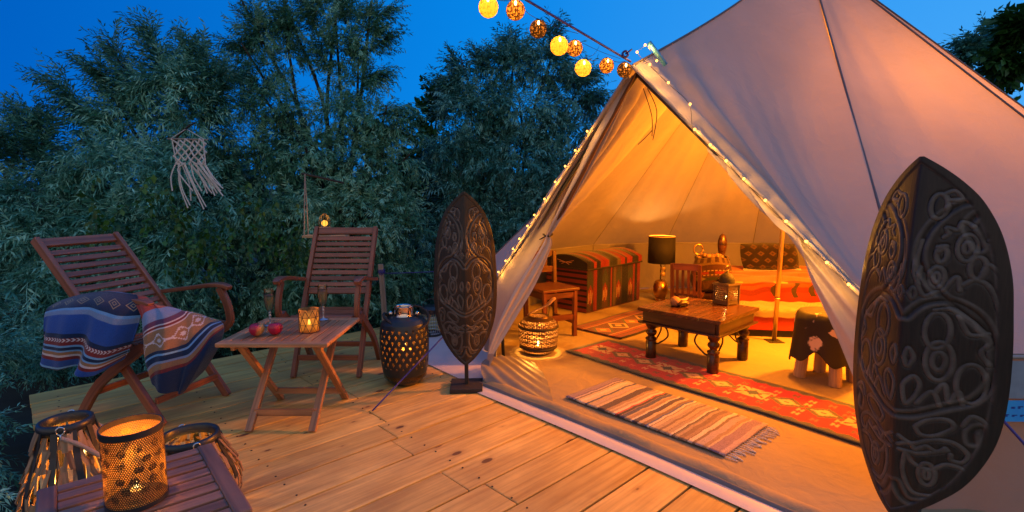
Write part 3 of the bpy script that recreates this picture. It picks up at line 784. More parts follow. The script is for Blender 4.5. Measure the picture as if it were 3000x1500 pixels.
slat_table('slatted wooden side table in the near corner under the pierced metal candle holder', (-1.03, 1.365, 0), R(40.8), .445, .50, .365, M['fgtable'], 9, 'x', frame=.045)

# apples
def apple(label, x, y, z, rz, tilt=0):
    t_ = thing('apple', label, 'apple', (x, y, z), rz, 'apples on the small table')
    prof = []
    for i in range(25):
        a = PI * i / 24; r = .037 * math.sin(a) ** .9 * (1 + .10 * math.cos(a) * -1 + .0); zz = -.034 * math.cos(a)
        if i > 18: zz -= .010 * ((i - 18) / 6) ** 2
        if i < 4: zz += .006 * ((4 - i) / 4) ** 2
        prof.append((max(r, .0006), zz + .034))
    mb = MB(); mb.lathe(prof, seg=28); o = mb.build('flesh', M['apple'], t_, smooth=True)
    mb = MB(); mb.tube([(0, 0, .052), (.002, 0, .066), (.006, .002, .076)], .0016, 6); mb.build('stem', M['bark'], t_)
    t_.rotation_euler = (tilt, .1, rz)
m, t, b, out = mat('apple_skin')
tc_ = t.new('ShaderNodeTexCoord'); nz = t.new('ShaderNodeTexNoise'); t.link(tc_.outputs['Object'], nz.inputs[0]); nz.inputs['Scale'].default_value = 18; nz.inputs['Detail'].default_value = 5
sx_ = t.new('ShaderNodeSeparateXYZ'); t.link(tc_.outputs['Object'], sx_.inputs[0])
f = t.math('MULTIPLY_ADD', sx_.outputs[0], 22.0, t.math('MULTIPLY_ADD', nz.outputs[0], 1.0, -.25))
t.link(t.ramp(f, [(.25, (.42, .012, .05)), (.8, (.75, .33, .08))]), b.inputs['Base Color']); b.inputs['Roughness'].default_value = .28
M['apple'] = m
apple('red and yellow apple at the left on the small table', -1.325, 2.640, .479, .3)
apple('deep red apple next to the candle glass on the small table', -1.235, 2.660, .479, 2.6, .08)

# champagne flutes
def flute(label, x, y):
    t_ = thing('champagne_flute', label, 'glass', (x, y, .4803), 0, 'flutes of sparkling wine on the small table')
    bowl = [(.006, .078), (.012, .084), (.019, .100), (.0245, .125), (.027, .150), (.0268, .178), (.0245, .205)]
    mb = MB(); mb.lathe([(p[0], p[1]) for p in catmull([(a, b) for a, b in bowl], 4)], seg=28); mb.build('bowl', M['clear'], t_, smooth=True)
    lq = [(.0008, .086), (.011, .0865), (.0178, .101), (.0232, .126), (.0255, .150), (.0252, .176), (.0008, .1762)]
    mb = MB(); mb.lathe(lq, seg=24); mb.build('wine', M['wine'], t_, smooth=True)
    mb = MB(); mb.lathe([(.030, .001), (.029, .003), (.010, .006), (.005, .012), (.0045, .022), (.0045, .034), (.008, .038), (.0045, .043), (.0045, .048), (.010, .055), (.0045, .062), (.0045, .066), (.0085, .070), (.006, .078)], seg=20); mb.build('stem', M['clearst'], t_, smooth=True)
M['clearst'] = simple('cut_glass_stem', (.45, .5, .6), .1, .6, bscale=200, var=.3)
flute('champagne flute standing behind the apples, nearly full', -1.352, 2.86)
flute('champagne flute behind the glowing glass candle holder', -1.105, 3.00)

# mosaic candle glass
ch = thing('mosaic_candle_holder', 'glowing amber glass candle holder with a dark triangle lattice on the small table', 'candle holder', (-1.085, 2.735, .4803))
hr, hh, nsd = .0525, .122, 9
mb = MB(); mb.lathe([(hr - .003, .0), (hr - .002, hh)], seg=nsd * 2); mb.build('glass', M['amber'], ch)
mb = MB()
lev = [0, hh * .333, hh * .667, hh - .004]
def hp(i, k): a = 2 * PI * (i + (.5 if k % 2 else 0)) / nsd + .2; return Vector((hr * math.cos(a), hr * math.sin(a), lev[k]))
for k in range(4):
    for i in range(nsd):
        if k < 3: mb.tube([hp(i, k), hp(i + 1, k)], .0016, 5); mb.tube([hp(i, k), hp(i, k + 1)], .0016, 5); mb.tube([hp(i, k), hp(i - 1 if k % 2 == 0 else i + 1, k + 1)], .0016, 5)
mb.build('lattice', M['iron'], ch)
mb = MB(); mb.lathe([(.0005, .02), (.022, .02), (.022, .035), (.0005, .034)], seg=18); mb.build('candle', M['wax'], ch)
mb = MB(); mb.sphere((0, 0, .052), .006, 10, 2.2); mb.build('flame', M['flame'], ch, smooth=True)
point('candle_light', (-1.085, 2.735, .4803 + .055), 1.5, CANDLE, .006, ch)

# ------------------------------------------------------------------ pierced lanterns
def pierced(name, prof, nz, nt, keep, mt, parent, solid=.0016):
    d = np.array(prof, float); L = np.r_[0, np.cumsum(np.hypot(*np.diff(d, axis=0).T))]
    s_ = np.linspace(0, L[-1], nz + 1); r = np.interp(s_, L, d[:, 0]); z = np.interp(s_, L, d[:, 1])
    a = 2 * PI * np.arange(nt) / nt
    P = np.stack([r[:, None] * np.cos(a), r[:, None] * np.sin(a), z[:, None] * np.ones(nt)], -1)
    sc = (s_[:-1] + s_[1:]) / 2; ac = a + PI / nt
    SC, AC = np.meshgrid(sc, ac, indexing='ij'); K = keep(SC, AC, L[-1])
    return grid_mesh(name, P, mt, parent, mask=K, close=True, solid=solid)
# foreground candle cylinder
cc = thing('pierced_candle_holder', 'tall pierced metal candle cylinder glowing gold on the near side table', 'candle holder', (-1.037, 1.36, .3655))
H_, r_ = .215, .072
rgs = np.random.default_rng(4)
flow = [(rgs.uniform(0, 2 * PI), rgs.uniform(.03, .185)) for _ in range(400)]
acc = []
for a, s_ in flow:
    if all(math.hypot(min(abs(a - b), 2 * PI - abs(a - b)) * r_, s_ - q) > .030 for b, q in acc): acc.append((a, s_))
def keep_c(s_, a, L):
    x = a * r_; cell = .0058
    row = np.floor(s_ / (cell * .87)); xo = x + (row % 2) * cell / 2
    dx = (xo / cell - np.floor(xo / cell) - .5) * cell; dz = (s_ / (cell * .87) - row - .5) * cell * .87
    hole = (np.hypot(dx, dz) < .0018)
    for (b, q) in acc:
        da = np.abs(a - b); da = np.minimum(da, 2 * PI - da) * r_; dd = np.hypot(da, s_ - q); ang = np.arctan2(s_ - q, da)
        rad = .0085 + .003 * np.cos(ang * 8)
        hole &= ~(dd < rad)
        petal = (dd > .003) & (dd < rad * .98) & (np.cos(ang * 8) < -.65)
        hole |= petal
    return ~(hole & (s_ > .012) & (s_ < L - .016))
pierced('shell', [(r_, 0), (r_, H_)], 240, 520, keep_c, M['bronze'] if 'bronze' in M else simple('bronze_sheet', (.085, .055, .03), .45, .5, bscale=60), cc, solid=0)
for z0, z1 in ((.0, .011), (H_ - .016, H_ + .001)):
    mb = MB(); mb.lathe([(r_ + .0008, z0), (r_ + .0016, z0), (r_ + .0016, z1), (r_ - .0016, z1), (r_ - .0016, z0)], seg=64); mb.build('rim_band', M['black'], cc, smooth=False)
pierced('gold_lining', [(r_ - .0012, .002), (r_ - .0012, H_ - .001)], 240, 520, keep_c, simple('gold_inside', (.72, .42, .12), .4, .3, bscale=40), cc, solid=0)
mb = MB(); mb.lathe([(.0005, .002), (r_ - .003, .002)], seg=40); mb.build('base', M['brassdark'], cc)
mb = MB(); mb.lathe([(.0005, .012), (.019, .012), (.019, .03), (.0005, .029)], seg=18); mb.build('candle', M['wax'], cc)
mb = MB(); mb.sphere((0, 0, .045), .006, 10, 2.2); mb.build('flame', M['flame'], cc, smooth=True)
point('candle_light', (-1.037 + .0, 1.36,   .3655 + .070), 2.2, CANDLE, .008, cc)

# black floor lantern with diamond holes
bl = thing('black_lantern', 'large black metal lantern with diamond holes on the deck beside the shield', 'lantern', (-.69, 3.27, 0))
prof = [(.085, .004), (.115, .03), (.138, .08), (.148, .14), (.153, .22), (.155, .30), (.152, .36), (.142, .40), (.118, .425), (.085, .437), (.066, .442)]
def keep_b(s_, a, L):
    n = 22; cz = .070; q = a / (2 * PI) * n; row = np.floor(s_ / cz * 2); 
    h = np.zeros_like(s_, bool)
    for o_ in (0, 1):
        qq = q + .5 * o_; zz = s_ / cz + .5 * o_
        dx = np.abs(qq - np.floor(qq) - .5); dz = np.abs(zz - np.floor(zz) - .5)
        h |= (dx / .21 + dz / .23) < 1
    return ~(h & (s_ > .14) & (s_ < L - .115))
pierced('body', prof, 130, 352, keep_b, M['black'], bl, solid=.002)
mb = MB(); mb.lathe([(.0005, .004), (.085, .004)], seg=32); mb.build('base', M['black'], bl)
mb = MB(); mb.lathe([(.064, .440), (.060, .446), (.060, .500), (.063, .504), (.055, .506), (.050, .50)], seg=40); mb.build('neck', M['chrome'], bl, smooth=True)
mb = MB(); mb.tube(catmull([(-.10, .0, .44), (-.12, -.03, .46), (-.10, -.08, .44), (0, -.135, .385), (.07, -.12, .37), (.15, -.06, .395), (.155, 0, .45), (.10, .03, .49), (.055, .02, .50)], 6), .0085, 8); mb.build('handle', M['blackmat'], bl, smooth=True)
for sg in (-1, 1):
    mb = MB(); mb.sphere((sg * .085, 0, .455), .016, 12); mb.build('handle_lug', M['chrome'], bl, smooth=True)
mb = MB(); mb.lathe([(.0005, .10), (.04, .10), (.04, .22), (.0005, .22)], seg=20); mb.build('candle', M['wax'], bl)
mb = MB(); mb.sphere((0, 0, .246), .008, 10, 2.2); mb.build('flame', M['flame'], bl, smooth=True)
mb = MB(); mb.lathe([(.135, .05), (.146, .3), (.13, .40)], seg=40); mb.build('glass_liner', glass('amber_liner', (.9, .75, .5), tint=(1, .55, .12), amount=.75, rough=.2), bl, smooth=True)
point('candle_light', (-.69, 3.27, .26), 1.8, CANDLE, .01, bl)

# small black cage lantern behind
sl = thing('cage_lantern', 'small black wire cage lantern half hidden behind the shield', 'lantern', (-.70, 4.42, 0))
mb = MB()
for i in range(26):
    a = 2 * PI * i / 26; mb.tube([(.085 * math.cos(a), .085 * math.sin(a), .02), (.09 * math.cos(a), .09 * math.sin(a), .20)], .0022, 5)
for z in (.05, .08, .11, .14, .17): mb.tube([(.088 * math.cos(a), .088 * math.sin(a), z) for a in np.linspace(0, 2 * PI, 30)], .0016, 5)
mb.build('cage', M['steel'], sl)
mb = MB(); mb.lathe([(.0005, 0), (.092, 0), (.094, .022), (.088, .024)], seg=30); mb.build('base', M['black'], sl)
mb = MB(); mb.lathe([(.09, .20), (.088, .235), (.06, .26), (.0005, .265)], seg=30); mb.build('lid', M['black'], sl)
mb = MB(); mb.tube([(.07 * math.cos(a), 0, .24 + .08 * math.sin(a)) for a in np.linspace(0, PI, 16)], .004, 6); mb.build('handle', M['black'], sl)

# wicker-strip lanterns
def strip_lantern(label, loc, zr, rr_, body, rz=0, seed=1, hand=(.0, 0), light=2.2, flame_xy=(.02, -.03)):
    t_ = thing('driftwood_lantern', label, 'lantern', (loc[0], loc[1], 0), rz, 'driftwood strip lanterns behind the near table')
    rg = random.Random(seed)
    def rad(z): return float(np.interp(z, [b[1] for b in body], [b[0] for b in body]))
    mb = MB(); mb.lathe([(rr_ - .012, zr - .034), (rr_ + .004, zr - .034), (rr_ + .006, zr - .015), (rr_ + .003, zr), (rr_ - .005, zr + .003), (rr_ - .012, zr - .004), (rr_ - .012, zr - .034)], seg=48); mb.build('rim', M['black'], t_, smooth=True)
    mb = MB(); mb.lathe([(.0005, .004), (rad(.01), .004), (rad(.02) + .004, .012), (rad(.03) + .004, .028), (rad(.03) - .006, .028)], seg=40); mb.build('base', M['black'], t_)
    ncol = 10
    for c in range(ncol):
        a = 2 * PI * (c + .5) / ncol
        pts = [((rad(z) + .002) * math.cos(a), (rad(z) + .002) * math.sin(a), z) for z in np.linspace(.02, zr - .02, 10)]
        mb = MB(); side = (-math.sin(a), math.cos(a), 0); mb.sweep_rect(pts, .020, .004, side); mb.build('band', M['black'], t_)
    rows = max(4, int(round(zr / .062)))
    for c in range(ncol):
        for rrow in range(rows):
            z0 = .022 + (zr - .05) * rrow / rows; z1 = z0 + (zr - .05) / rows + .010
            for j in range(3):
                a0 = 2 * PI * c / ncol + (j - 1) * .16 + rg.uniform(-.03, .03); a1 = a0 + (.09 if (j + rrow) % 2 else -.09) + rg.uniform(-.05, .05)
                za, zb = z0 + rg.uniform(-.008, .01), min(z1 + rg.uniform(-.008, .008), zr - .02)
                off = rg.uniform(-.005, .009)
                p0 = Vector(((rad(za) + off + .004) * math.cos(a0), (rad(za) + off + .004) * math.sin(a0), za)); p1 = Vector(((rad(zb) + off - .007) * math.cos(a1), (rad(zb) + off - .006) * math.sin(a1), zb))
                pm = (p0 + p1) / 2; rm = rad(pm.z) + off; pm = Vector((rm * math.cos((a0 + a1) / 2), rm * math.sin((a0 + a1) / 2), pm.z))
                mb = MB(); wd = rg.uniform(.009, .021); mb.sweep_rect([p0, pm, p1], [wd * .9, wd, wd * 1.05], .0035, (-math.sin(a0), math.cos(a0), rg.uniform(-.1, .1)))
                mb.build('strip', M['drift'], t_)
    # glass cylinder, candle
    gr = rr_ * .72
    mb = MB(); mb.lathe([(gr, .03), (gr, zr - .06)], seg=32); mb.build('glass_cylinder', M['clear'], t_, smooth=True)
    fx, fy = flame_xy
    mb = MB(); mb.lathe([(.0005, .03), (.03, .03), (.03, zr * .38), (.0005, zr * .38 - .002)], c=(fx, fy, 0), seg=18); mb.build('candle', M['wax'], t_)
    mb = MB(); mb.sphere((fx, fy, zr * .38 + .018), .0085, 10, 2.0); mb.build('flame', M['flame'], t_, smooth=True)
    p = Matrix.Rotation(rz, 3, 'Z') @ Vector((fx, fy, 0))
    l_ = point('candle_light', (0, 0, 0), light, CANDLE, .012, t_); l_.location = (fx, fy, zr * .38 + .035)
    # shackles + rope
    for sg in (0, 1):
        a = hand[0] + PI * sg; b = Vector(((rr_ + .008) * math.cos(a), (rr_ + .008) * math.sin(a), zr - .012))
        mb = MB(); mb.tube([b + Vector((.012 * math.cos(q) * -math.sin(a), .012 * math.cos(q) * math.cos(a), .014 * math.sin(q))) for q in np.linspace(0, 2 * PI, 16)], .0028, 6)
        mb.tube([b + Vector((0, 0, -.012)), b + Vector((.004 * math.cos(a), .004 * math.sin(a), -.03))], .003, 6)
        mb.build('shackle', M['steel'], t_, smooth=True)
    a = hand[0]; e0 = Vector(((rr_ + .012) * math.cos(a), (rr_ + .012) * math.sin(a), zr - .035)); e1 = Vector((-e0.x, -e0.y, zr - .03))
    sd = Vector((-math.sin(a), math.cos(a), 0)) * hand[1]
    pts = catmull([e0, e0 * 1.0 + sd * .3 + Vector((0, 0, -.035)), e0 * .75 + sd * 1.02 + Vector((0, 0, -.055)), sd * 1.25 + Vector((0, 0, zr - .075)), e1 * .75 + sd * 1.02 + Vector((0, 0, -.02)), e1 + sd * .3 + Vector((0, 0, -.02)), e1], 8)
    mb = MB(); mb.tube(pts, [.008 + .0012 * math.sin(i * 1.9) for i in range(len(pts))], 8); mb.build('rope_handle', M['rope_grey'], t_, smooth=True)
    return t_
strip_lantern('taller driftwood strip lantern at the deck edge, candle bright behind its strips', (-1.62, 1.815), .395, .078, [(.105, 0), (.140, .04), (.150, .10), (.140, .17), (.118, .24), (.098, .30), (.080, .38), (.078, .45)], rz=.3, seed=3, hand=(-1.35, .16), light=6.0, flame_xy=(.03, -.045))
strip_lantern('squat driftwood strip lantern with a wide black rim behind the side table', (-1.235, 1.905), .295, .100, [(.12, 0), (.158, .04), (.168, .09), (.160, .15), (.135, .20), (.112, .25), (.102, .29), (.1, .4)], rz=1.0, seed=5, hand=(1.35, .13), light=1.4)

# brass basket lantern in the doorway
bk = thing('brass_lantern', 'round pierced brass lantern with a wooden handle just inside the door', 'lantern', (.20, 3.88, .012))
prof = [(.08, .0), (.11, .012), (.135, .045), (.146, .09), (.150, .15), (.149, .20), (.140, .235), (.115, .262), (.085, .276)]
def keep_k(s_, a, L):
    n = 26; cz = .034; q = a / (2 * PI) * n; row = np.floor(s_ / cz); qq = q + .5 * (row % 2)
    dx = (qq - np.floor(qq) - .5); dz = (s_ / cz - row - .5); rr2 = np.hypot(dx, dz)
    h = ((rr2 > .17) & (rr2 < .44)) & ~((np.abs(dx) < .05)) 
    bandz = ((s_ > .085) & (s_ < .10)) | ((s_ > .235) & (s_ < .25))
    return ~(h & ~bandz & (s_ > .045) & (s_ < L - .03))
pierced('body', prof, 120, 544, keep_k, M['brassdark'], bk, solid=.001)
for z, r__ in ((.052, .1385), (.205, .1495)):
    mb = MB(); mb.lathe([(r__ + .001, z - .008), (r__ + .004, z - .006), (r__ + .004, z + .006), (r__, z + .008)], seg=60); mb.build('band', M['blackmat'], bk, smooth=True)
mb = MB(); mb.lathe([(.086, .272), (.082, .28), (.080, .29), (.074, .29), (.072, .275)], seg=40); mb.build('collar', M['brassdark'], bk, smooth=True)
mb = MB(); mb.lathe([(.0005, .003), (.08, .003)], seg=30); mb.build('base', M['brassdark'], bk)
mb = MB(); mb.tube([(.076, 0, .285), (.080, -.005, .33), (.083, -.01, .37)], .003, 6); mb.tube([(-.076, 0, .285), (-.07, -.01, .30)], .003, 6); mb.build('bail', M['blackmat'], bk)
mb = MB(); mb.tube([(-.085, -.02, .298), (-.03, -.01, .325), (.05, 0, .36), (.075, 0, .375), (.11, .01, .41), (.13, .01, .42)], [.005, .006, .007, .013, .014, .008], 10); mb.build('handle', M['raw'], bk, smooth=True)
mb = MB(); mb.sphere((0, 0, .07), .01, 10, 2); mb.build('flame', M['flame'], bk, smooth=True)
mb = MB(); mb.lathe([(.0005, .255), (.07, .255)], seg=30); mb.build('cup', M['goldin'], bk)
point('candle_light', (.20, 3.88, .14), 13.0, CANDLE, .012, bk); point('cup_light', (.20, 3.88, .012 + .275), .6, CANDLE, .01, bk)

# ------------------------------------------------------------------ carved shields
SHW = [(0, .02), (.03, .22), (.07, .43), (.12, .62), (.2, .80), (.3, .92), (.4, .97), (.5, 1.0), (.62, 1.0), (.72, .95), (.80, .84), (.87, .68), (.93, .45), (.97, .25), (1, .02)]
_q = catmull(SHW, 12); SHW = [(0, .02)] + [(float(a), max(.02, float(b))) for a, b in _q[1:]]
def spiral(cx, cy, r0, r1, a0, turns, n=26):
    return [(cx + (r0 + (r1 - r0) * i / n) * math.cos(a0 + turns * 2 * PI * i / n), cy + (r0 + (r1 - r0) * i / n) * math.sin(a0 + turns * 2 * PI * i / n) * .42) for i in range(n + 1)]
def cm2(p, n=14): return [tuple(q) for q in catmull([(a, b) for a, b in p], n)]
def ring(cx, cy, r, sy=.40): return [(cx + r * math.cos(a), cy + r * sy * math.sin(a)) for a in np.linspace(0, 2 * PI, 28)]
vines = [cm2([(.62, .235), (.55, .205), (.50, .175), (.62, .145), (.72, .185), (.66, .13), (.42, .125), (.16, .19), (.10, .27), (.28, .345), (.55, .40), (.80, .455), (.93, .54)]),
         cm2([(.03, .425), (.2, .385), (.45, .375), (.70, .41), (.84, .48), (.86, .56), (.72, .625), (.45, .66), (.2, .69), (.03, .70)]),
         cm2([(.03, .90), (.15, .945), (.4, .935), (.62, .885), (.78, .81), (.86, .74), (.80, .70), (.72, .715), (.73, .74)])]
outl = [ring(.52, .235, .085), ring(.52, .235, .035), ring(.28, .315, .07), ring(.28, .315, .03), ring(.38, .535, .13), ring(.38, .535, .06), ring(.34, .455, .12), ring(.34, .855, .08), ring(.34, .855, .03),
        ring(.68, .585, .13), ring(.63, .285, .07), ring(.22, .13, .08), ring(.30, .255, .05),
        cm2([(.03, .36), (.07, .345), (.10, .36), (.07, .375), (.03, .36)]), cm2([(.04, .535), (.08, .51), (.14, .535), (.08, .56), (.04, .535)]),
        cm2([(.08, .60), (.16, .585), (.22, .605), (.18, .64), (.09, .665), (.05, .62), (.08, .60)]),
        cm2([(.20, .725), (.32, .70), (.50, .69), (.56, .71), (.40, .74), (.26, .745), (.20, .725)]),
        cm2([(.04, .76), (.18, .775), (.36, .755), (.56, .75), (.70, .775), (.66, .80), (.56, .80), (.55, .785)]),
        cm2([(.04, .785), (.16, .775), (.22, .79), (.32, .775), (.42, .785), (.50, .77)]), cm2([(.05, .80), (.25, .80), (.42, .785), (.52, .775)]),
        cm2([(.12, .80), (.2, .83), (.36, .84), (.52, .815), (.70, .825), (.62, .86), (.52, .89)]), cm2([(.12, .80), (.10, .86), (.2, .915), (.4, .915)]),
        cm2([(.30, .21), (.34, .20), (.32, .185), (.42, .19), (.45, .17), (.55, .18)]), cm2([(.26, .235), (.33, .232), (.27, .248)]),
        cm2([(.30, .40), (.45, .395), (.62, .42), (.70, .44), (.80, .47), (.74, .50), (.82, .53)]), cm2([(.52, .41), (.62, .455), (.78, .45)]),
        cm2([(.52, .33), (.62, .315), (.74, .33), (.84, .38), (.90, .44)]), cm2([(.66, .31), (.72, .275), (.86, .31), (.92, .36)]), cm2([(.70, .215), (.78, .20), (.84, .24), (.78, .245)]),
        cm2([(.36, .345), (.46, .31), (.50, .345)]), cm2([(.10, .22), (.06, .30), (.12, .335)]), cm2([(.12, .29), (.10, .33), (.18, .365), (.30, .35)]), cm2([(.36, .625), (.45, .595), (.50, .64), (.58, .61), (.62, .645)]),
        cm2([(.2, .66), (.34, .62), (.42, .655)]), cm2([(.64, .70), (.72, .67), (.86, .69), (.90, .73)]), cm2([(.88, .62), (.92, .58), (.94, .66)]), cm2([(.70, .87), (.72, .83), (.80, .80)]), cm2([(.25, .10), (.35, .09), (.42, .11), (.30, .115)])]
def densify(pl, step=.0022):
    out = []
    for (a, b) in zip(pl[:-1], pl[1:]):
        n = max(1, math.ceil(math.hypot((a[0] - b[0]) * .2, (a[1] - b[1]) * 1.05) / step))
        for i in range(n): out.append((a[0] + (b[0] - a[0]) * i / n, a[1] + (b[1] - a[1]) * i / n))
    return out + [pl[-1]]
def relief():
    n, m = 420, 84          # half shield table in (t, |x|)
    T, U_ = np.meshgrid(np.linspace(0, 1, n), np.linspace(0, 1, m), indexing='ij')
    wt = np.interp(T, [a for a, b in SHW], [b for a, b in SHW])
    px = U_ * wt * .2; py = T * 1.05
    def dist(pls):
        D = np.full(px.shape, 9.0)
        for pl in pls:
            P = np.array(densify(pl)); 
            for k in range(0, len(P), 40):
                q = P[k:k + 40]; D = np.minimum(D, np.min(np.hypot(px[..., None] - q[:, 0] * .2, py[..., None] - q[:, 1] * 1.05), -1))
        return D
    dv = dist(vines); do = dist(outl)
    h = -.0045 * np.exp(-(dv / .0062) ** 2) + .0020 * np.exp(-((dv - .0115) / .0026) ** 2) - .0022 * np.exp(-((do - .006) / .0026) ** 2) + .0018 * np.exp(-(do / .0030) ** 2)
    wear_or_shade = .8 * np.exp(-((dv - .0115) / .0036) ** 2) + .95 * np.exp(-(do / .0044) ** 2)
    edge = (1 - U_) * wt * .2
    rim = 1 / (1 + np.exp((edge - .026) / .0022)); h = h * (1 - rim) + rim * .004
    wear_or_shade = wear_or_shade * (1 - rim) + .5 * np.exp(-((edge - .027) / .003) ** 2)
    return h, wear_or_shade
RH, RWR = relief()
m, t, b, out = mat('carved_wood')
at = t.new('ShaderNodeAttribute', attribute_name='wear_or_shade'); tc_ = t.new('ShaderNodeTexCoord')
nz = t.new('ShaderNodeTexNoise'); t.link(tc_.outputs['Object'], nz.inputs[0]); nz.inputs['Scale'].default_value = 22; nz.inputs['Detail'].default_value = 7
mp = t.new('ShaderNodeMapping'); t.link(tc_.outputs['Object'], mp.inputs[0]); mp.inputs['Scale'].default_value = (140, 140, 9)
n2 = t.new('ShaderNodeTexNoise'); t.link(mp.outputs[0], n2.inputs[0]); n2.inputs['Scale'].default_value = 1; n2.inputs['Detail'].default_value = 3
base = t.mix(n2.outputs[0], (.008, .010, .012), (.042, .032, .028))
wf = t.math('MULTIPLY', at.outputs['Fac'], t.math('MULTIPLY_ADD', nz.outputs[0], .95, -.08, clamp=True))
t.link(t.mix(wf, base, (.20, .18, .165)), b.inputs['Base Color']); b.inputs['Roughness'].default_value = .40; b.inputs['Specular IOR Level'].default_value = .28
bp = t.new('ShaderNodeBump'); bp.inputs['Strength'].default_value = .4; bp.inputs['Distance'].default_value = .002; t.link(n2.outputs[0], bp.inputs['Height']); t.link(bp.outputs[0], b.inputs['Normal'])
M['carved'] = m
def shield(label, loc, rz, hw, z0, z1, d, lean=0):
    t_ = thing('carved_shield', label, 'shield', loc, rz, 'carved shields flanking the tent door')
    n, m = 420, 167
    T = np.linspace(0, 1, n)[:, None] * np.ones((1, m)); Xn = np.linspace(-1, 1, m)[None, :] * np.ones((n, 1))
    wt = np.interp(T, [a for a, b in SHW], [b for a, b in SHW]); ax = np.abs(Xn)
    idx = np.minimum((ax * 83).round().astype(int), 83)
    h = RH[np.arange(n)[:, None], idx]; wr = RWR[np.arange(n)[:, None], idx]
    dep = d * (1 - (ax * wt) ** 1.2) + .03 * np.sin(PI * T)
    P = np.stack([Xn * wt * hw, -dep - h, z1 + (z0 - z1) * T], -1)
    grid_mesh('carved_face', P, M['carved'], t_, col=wr, solid=.010)
    mb = MB(); mb.bar((0, .0, .02), (0, .0, z0 + .16), .024, .024); mb.build('post', M['blackmat'], t_, bevel=.002)
    mb = MB(); mb.box((0, 0, .014), (.20, .20, .028)); mb.build('base', M['blackmat'], t_, bevel=.004)
    return t_
shield('dark carved wooden shield on a square base between black lantern and tent door', (-.285, 3.17, 0), R(3), .188, .185, 1.225, .11)
shield('large dark carved shield standing right in front, tip highest against the tent canvas', (1.335, 1.62, 0), R(-65), .212, .195, 1.315, .135)

# ------------------------------------------------------------------ textiles (woven pattern as generated pictures)
def noise_img(h, w_, s=.12, seed=0): return 1 + (np.random.default_rng(seed).random((h, w_, 1)) - .5) * 2 * s
def blanket_img(kind):
    h, w_ = 512, 384; A = np.zeros((h, w_, 3), np.float32)
    yy, xx = np.meshgrid(np.arange(h), np.arange(w_), indexing='ij'); v = 1 - yy / h
    blue = (.02, .075, .33); navy = (.008, .025, .075); lb = (.14, .33, .62); red = (.16, .025, .03); tan = (.27, .15, .08); wht = (.50, .46, .52); pur = (.10, .04, .10); gry = (.18, .25, .42); rbr = (.36, .04, .03)
    if kind == 'L':
        bands = [(0, .10, navy), (.10, .36, navy), (.36, .39, lb), (.39, .44, gry), (.44, .62, blue), (.62, .665, navy), (.665, .70, wht), (.70, .735, red), (.735, .755, lb), (.755, .785, navy), (.785, .80, lb), (.80, .83, tan), (.83, .85, wht), (.85, .885, red), (.885, .97, blue), (.97, 1.01, lb)]
    else:
        bands = [(0, .05, navy), (.05, .08, wht), (.08, .24, rbr), (.24, .33, gry), (.33, .365, pur), (.365, .375, wht), (.375, .39, red), (.39, .40, wht), (.40, .56, tan), (.56, .585, navy), (.585, .60, lb), (.60, .64, navy), (.64, .655, gry), (.655, .69, tan), (.69, .71, red), (.71, 1.01, navy)]
    for a, b, c in bands: A[(v >= a) & (v < b)] = c
    if kind == 'L':
        ch_ = ((xx + np.abs(((v - .665) / .035) * 14 - 7) * 1.0) % 12) < 6; k = (v > .662) & (v < .703); A[k & ch_] = red
        for cx in range(40, w_, 62):
            du = np.abs(xx - cx) / 26; dv = np.abs(v - .235) / .085; q = du + dv; q = np.round(q * 6) / 6
            A[(q < 1) & (q > .72)] = (.30, .22, .13); A[(q < .42) & (q > .2)] = (.30, .22, .13)
    else:
        for cx in range(30, w_, 90):
            du = np.abs(xx - cx); dv = np.abs(v - .48) * h
            q = np.round(du / 5) * 5 * .8 + np.round(dv / 5) * 5
            A[(q < 30) & (q > 23)] = wht; A[(q < 10)] = wht
            A[(du > 28) & (du < 46) & (dv < 4)] = wht
    return A * noise_img(h, w_, .18, 3)
BL_L = [[(-2.306, 2.618, 0.666), (-2.201, 2.618, 0.699), (-2.058, 2.618, 0.717), (-1.908, 2.618, 0.699)], [(-2.299, 2.516, 0.633), (-2.145, 2.498, 0.657), (-1.986, 2.498, 0.657), (-1.855, 2.553, 0.615)], [(-2.287, 2.461, 0.518), (-2.142, 2.433, 0.516), (-1.993, 2.433, 0.491), (-1.886, 2.498, 0.464)], [(-2.288, 2.461, 0.41), (-2.167, 2.424, 0.382), (-2.03, 2.405, 0.359), (-1.922, 2.479, 0.384)]]
BL_R = [[(-1.956, 2.627, 0.691), (-1.875, 2.627, 0.685), (-1.817, 2.646, 0.625), (-1.774, 2.729, 0.592)], [(-1.841, 2.516, 0.623), (-1.75, 2.553, 0.615), (-1.679, 2.646, 0.598), (-1.612, 2.775, 0.542)], [(-1.797, 2.461, 0.518), (-1.692, 2.498, 0.508), (-1.612, 2.59, 0.493), (-1.547, 2.738, 0.507)], [(-1.773, 2.442, 0.416), (-1.666, 2.461, 0.4), (-1.587, 2.535, 0.365), (-1.558, 2.683, 0.414)], [(-1.738, 2.442, 0.303), (-1.653, 2.424, 0.254), (-1.623, 2.498, 0.235), (-1.606, 2.627, 0.303)]]
blk = thing('striped_blanket', 'blue, red and tan striped blanket thrown over the reclined armchair', 'blanket', (-2.0, 2.75, .6))
P = bicubic(BL_L, 90, 90); U_, V_ = np.meshgrid(np.linspace(0, 1, 90), np.linspace(0, 1, 90), indexing='xy')
vv = V_; uu = U_
P[..., 1] += .034 * np.sin(uu * 13 + vv * 2) * vv + .014 * np.sin(uu * 27 + 1) * vv
P[..., 2] += .014 * np.sin(uu * 13 + 1.2) * vv ** 2
uvb = np.stack([uu, vv * .97 + .02 + .03 * np.sin(uu * 6)], -1); uvb[..., 1] = 1 - uvb[..., 1]
def flipv(a): a = a.copy(); return a
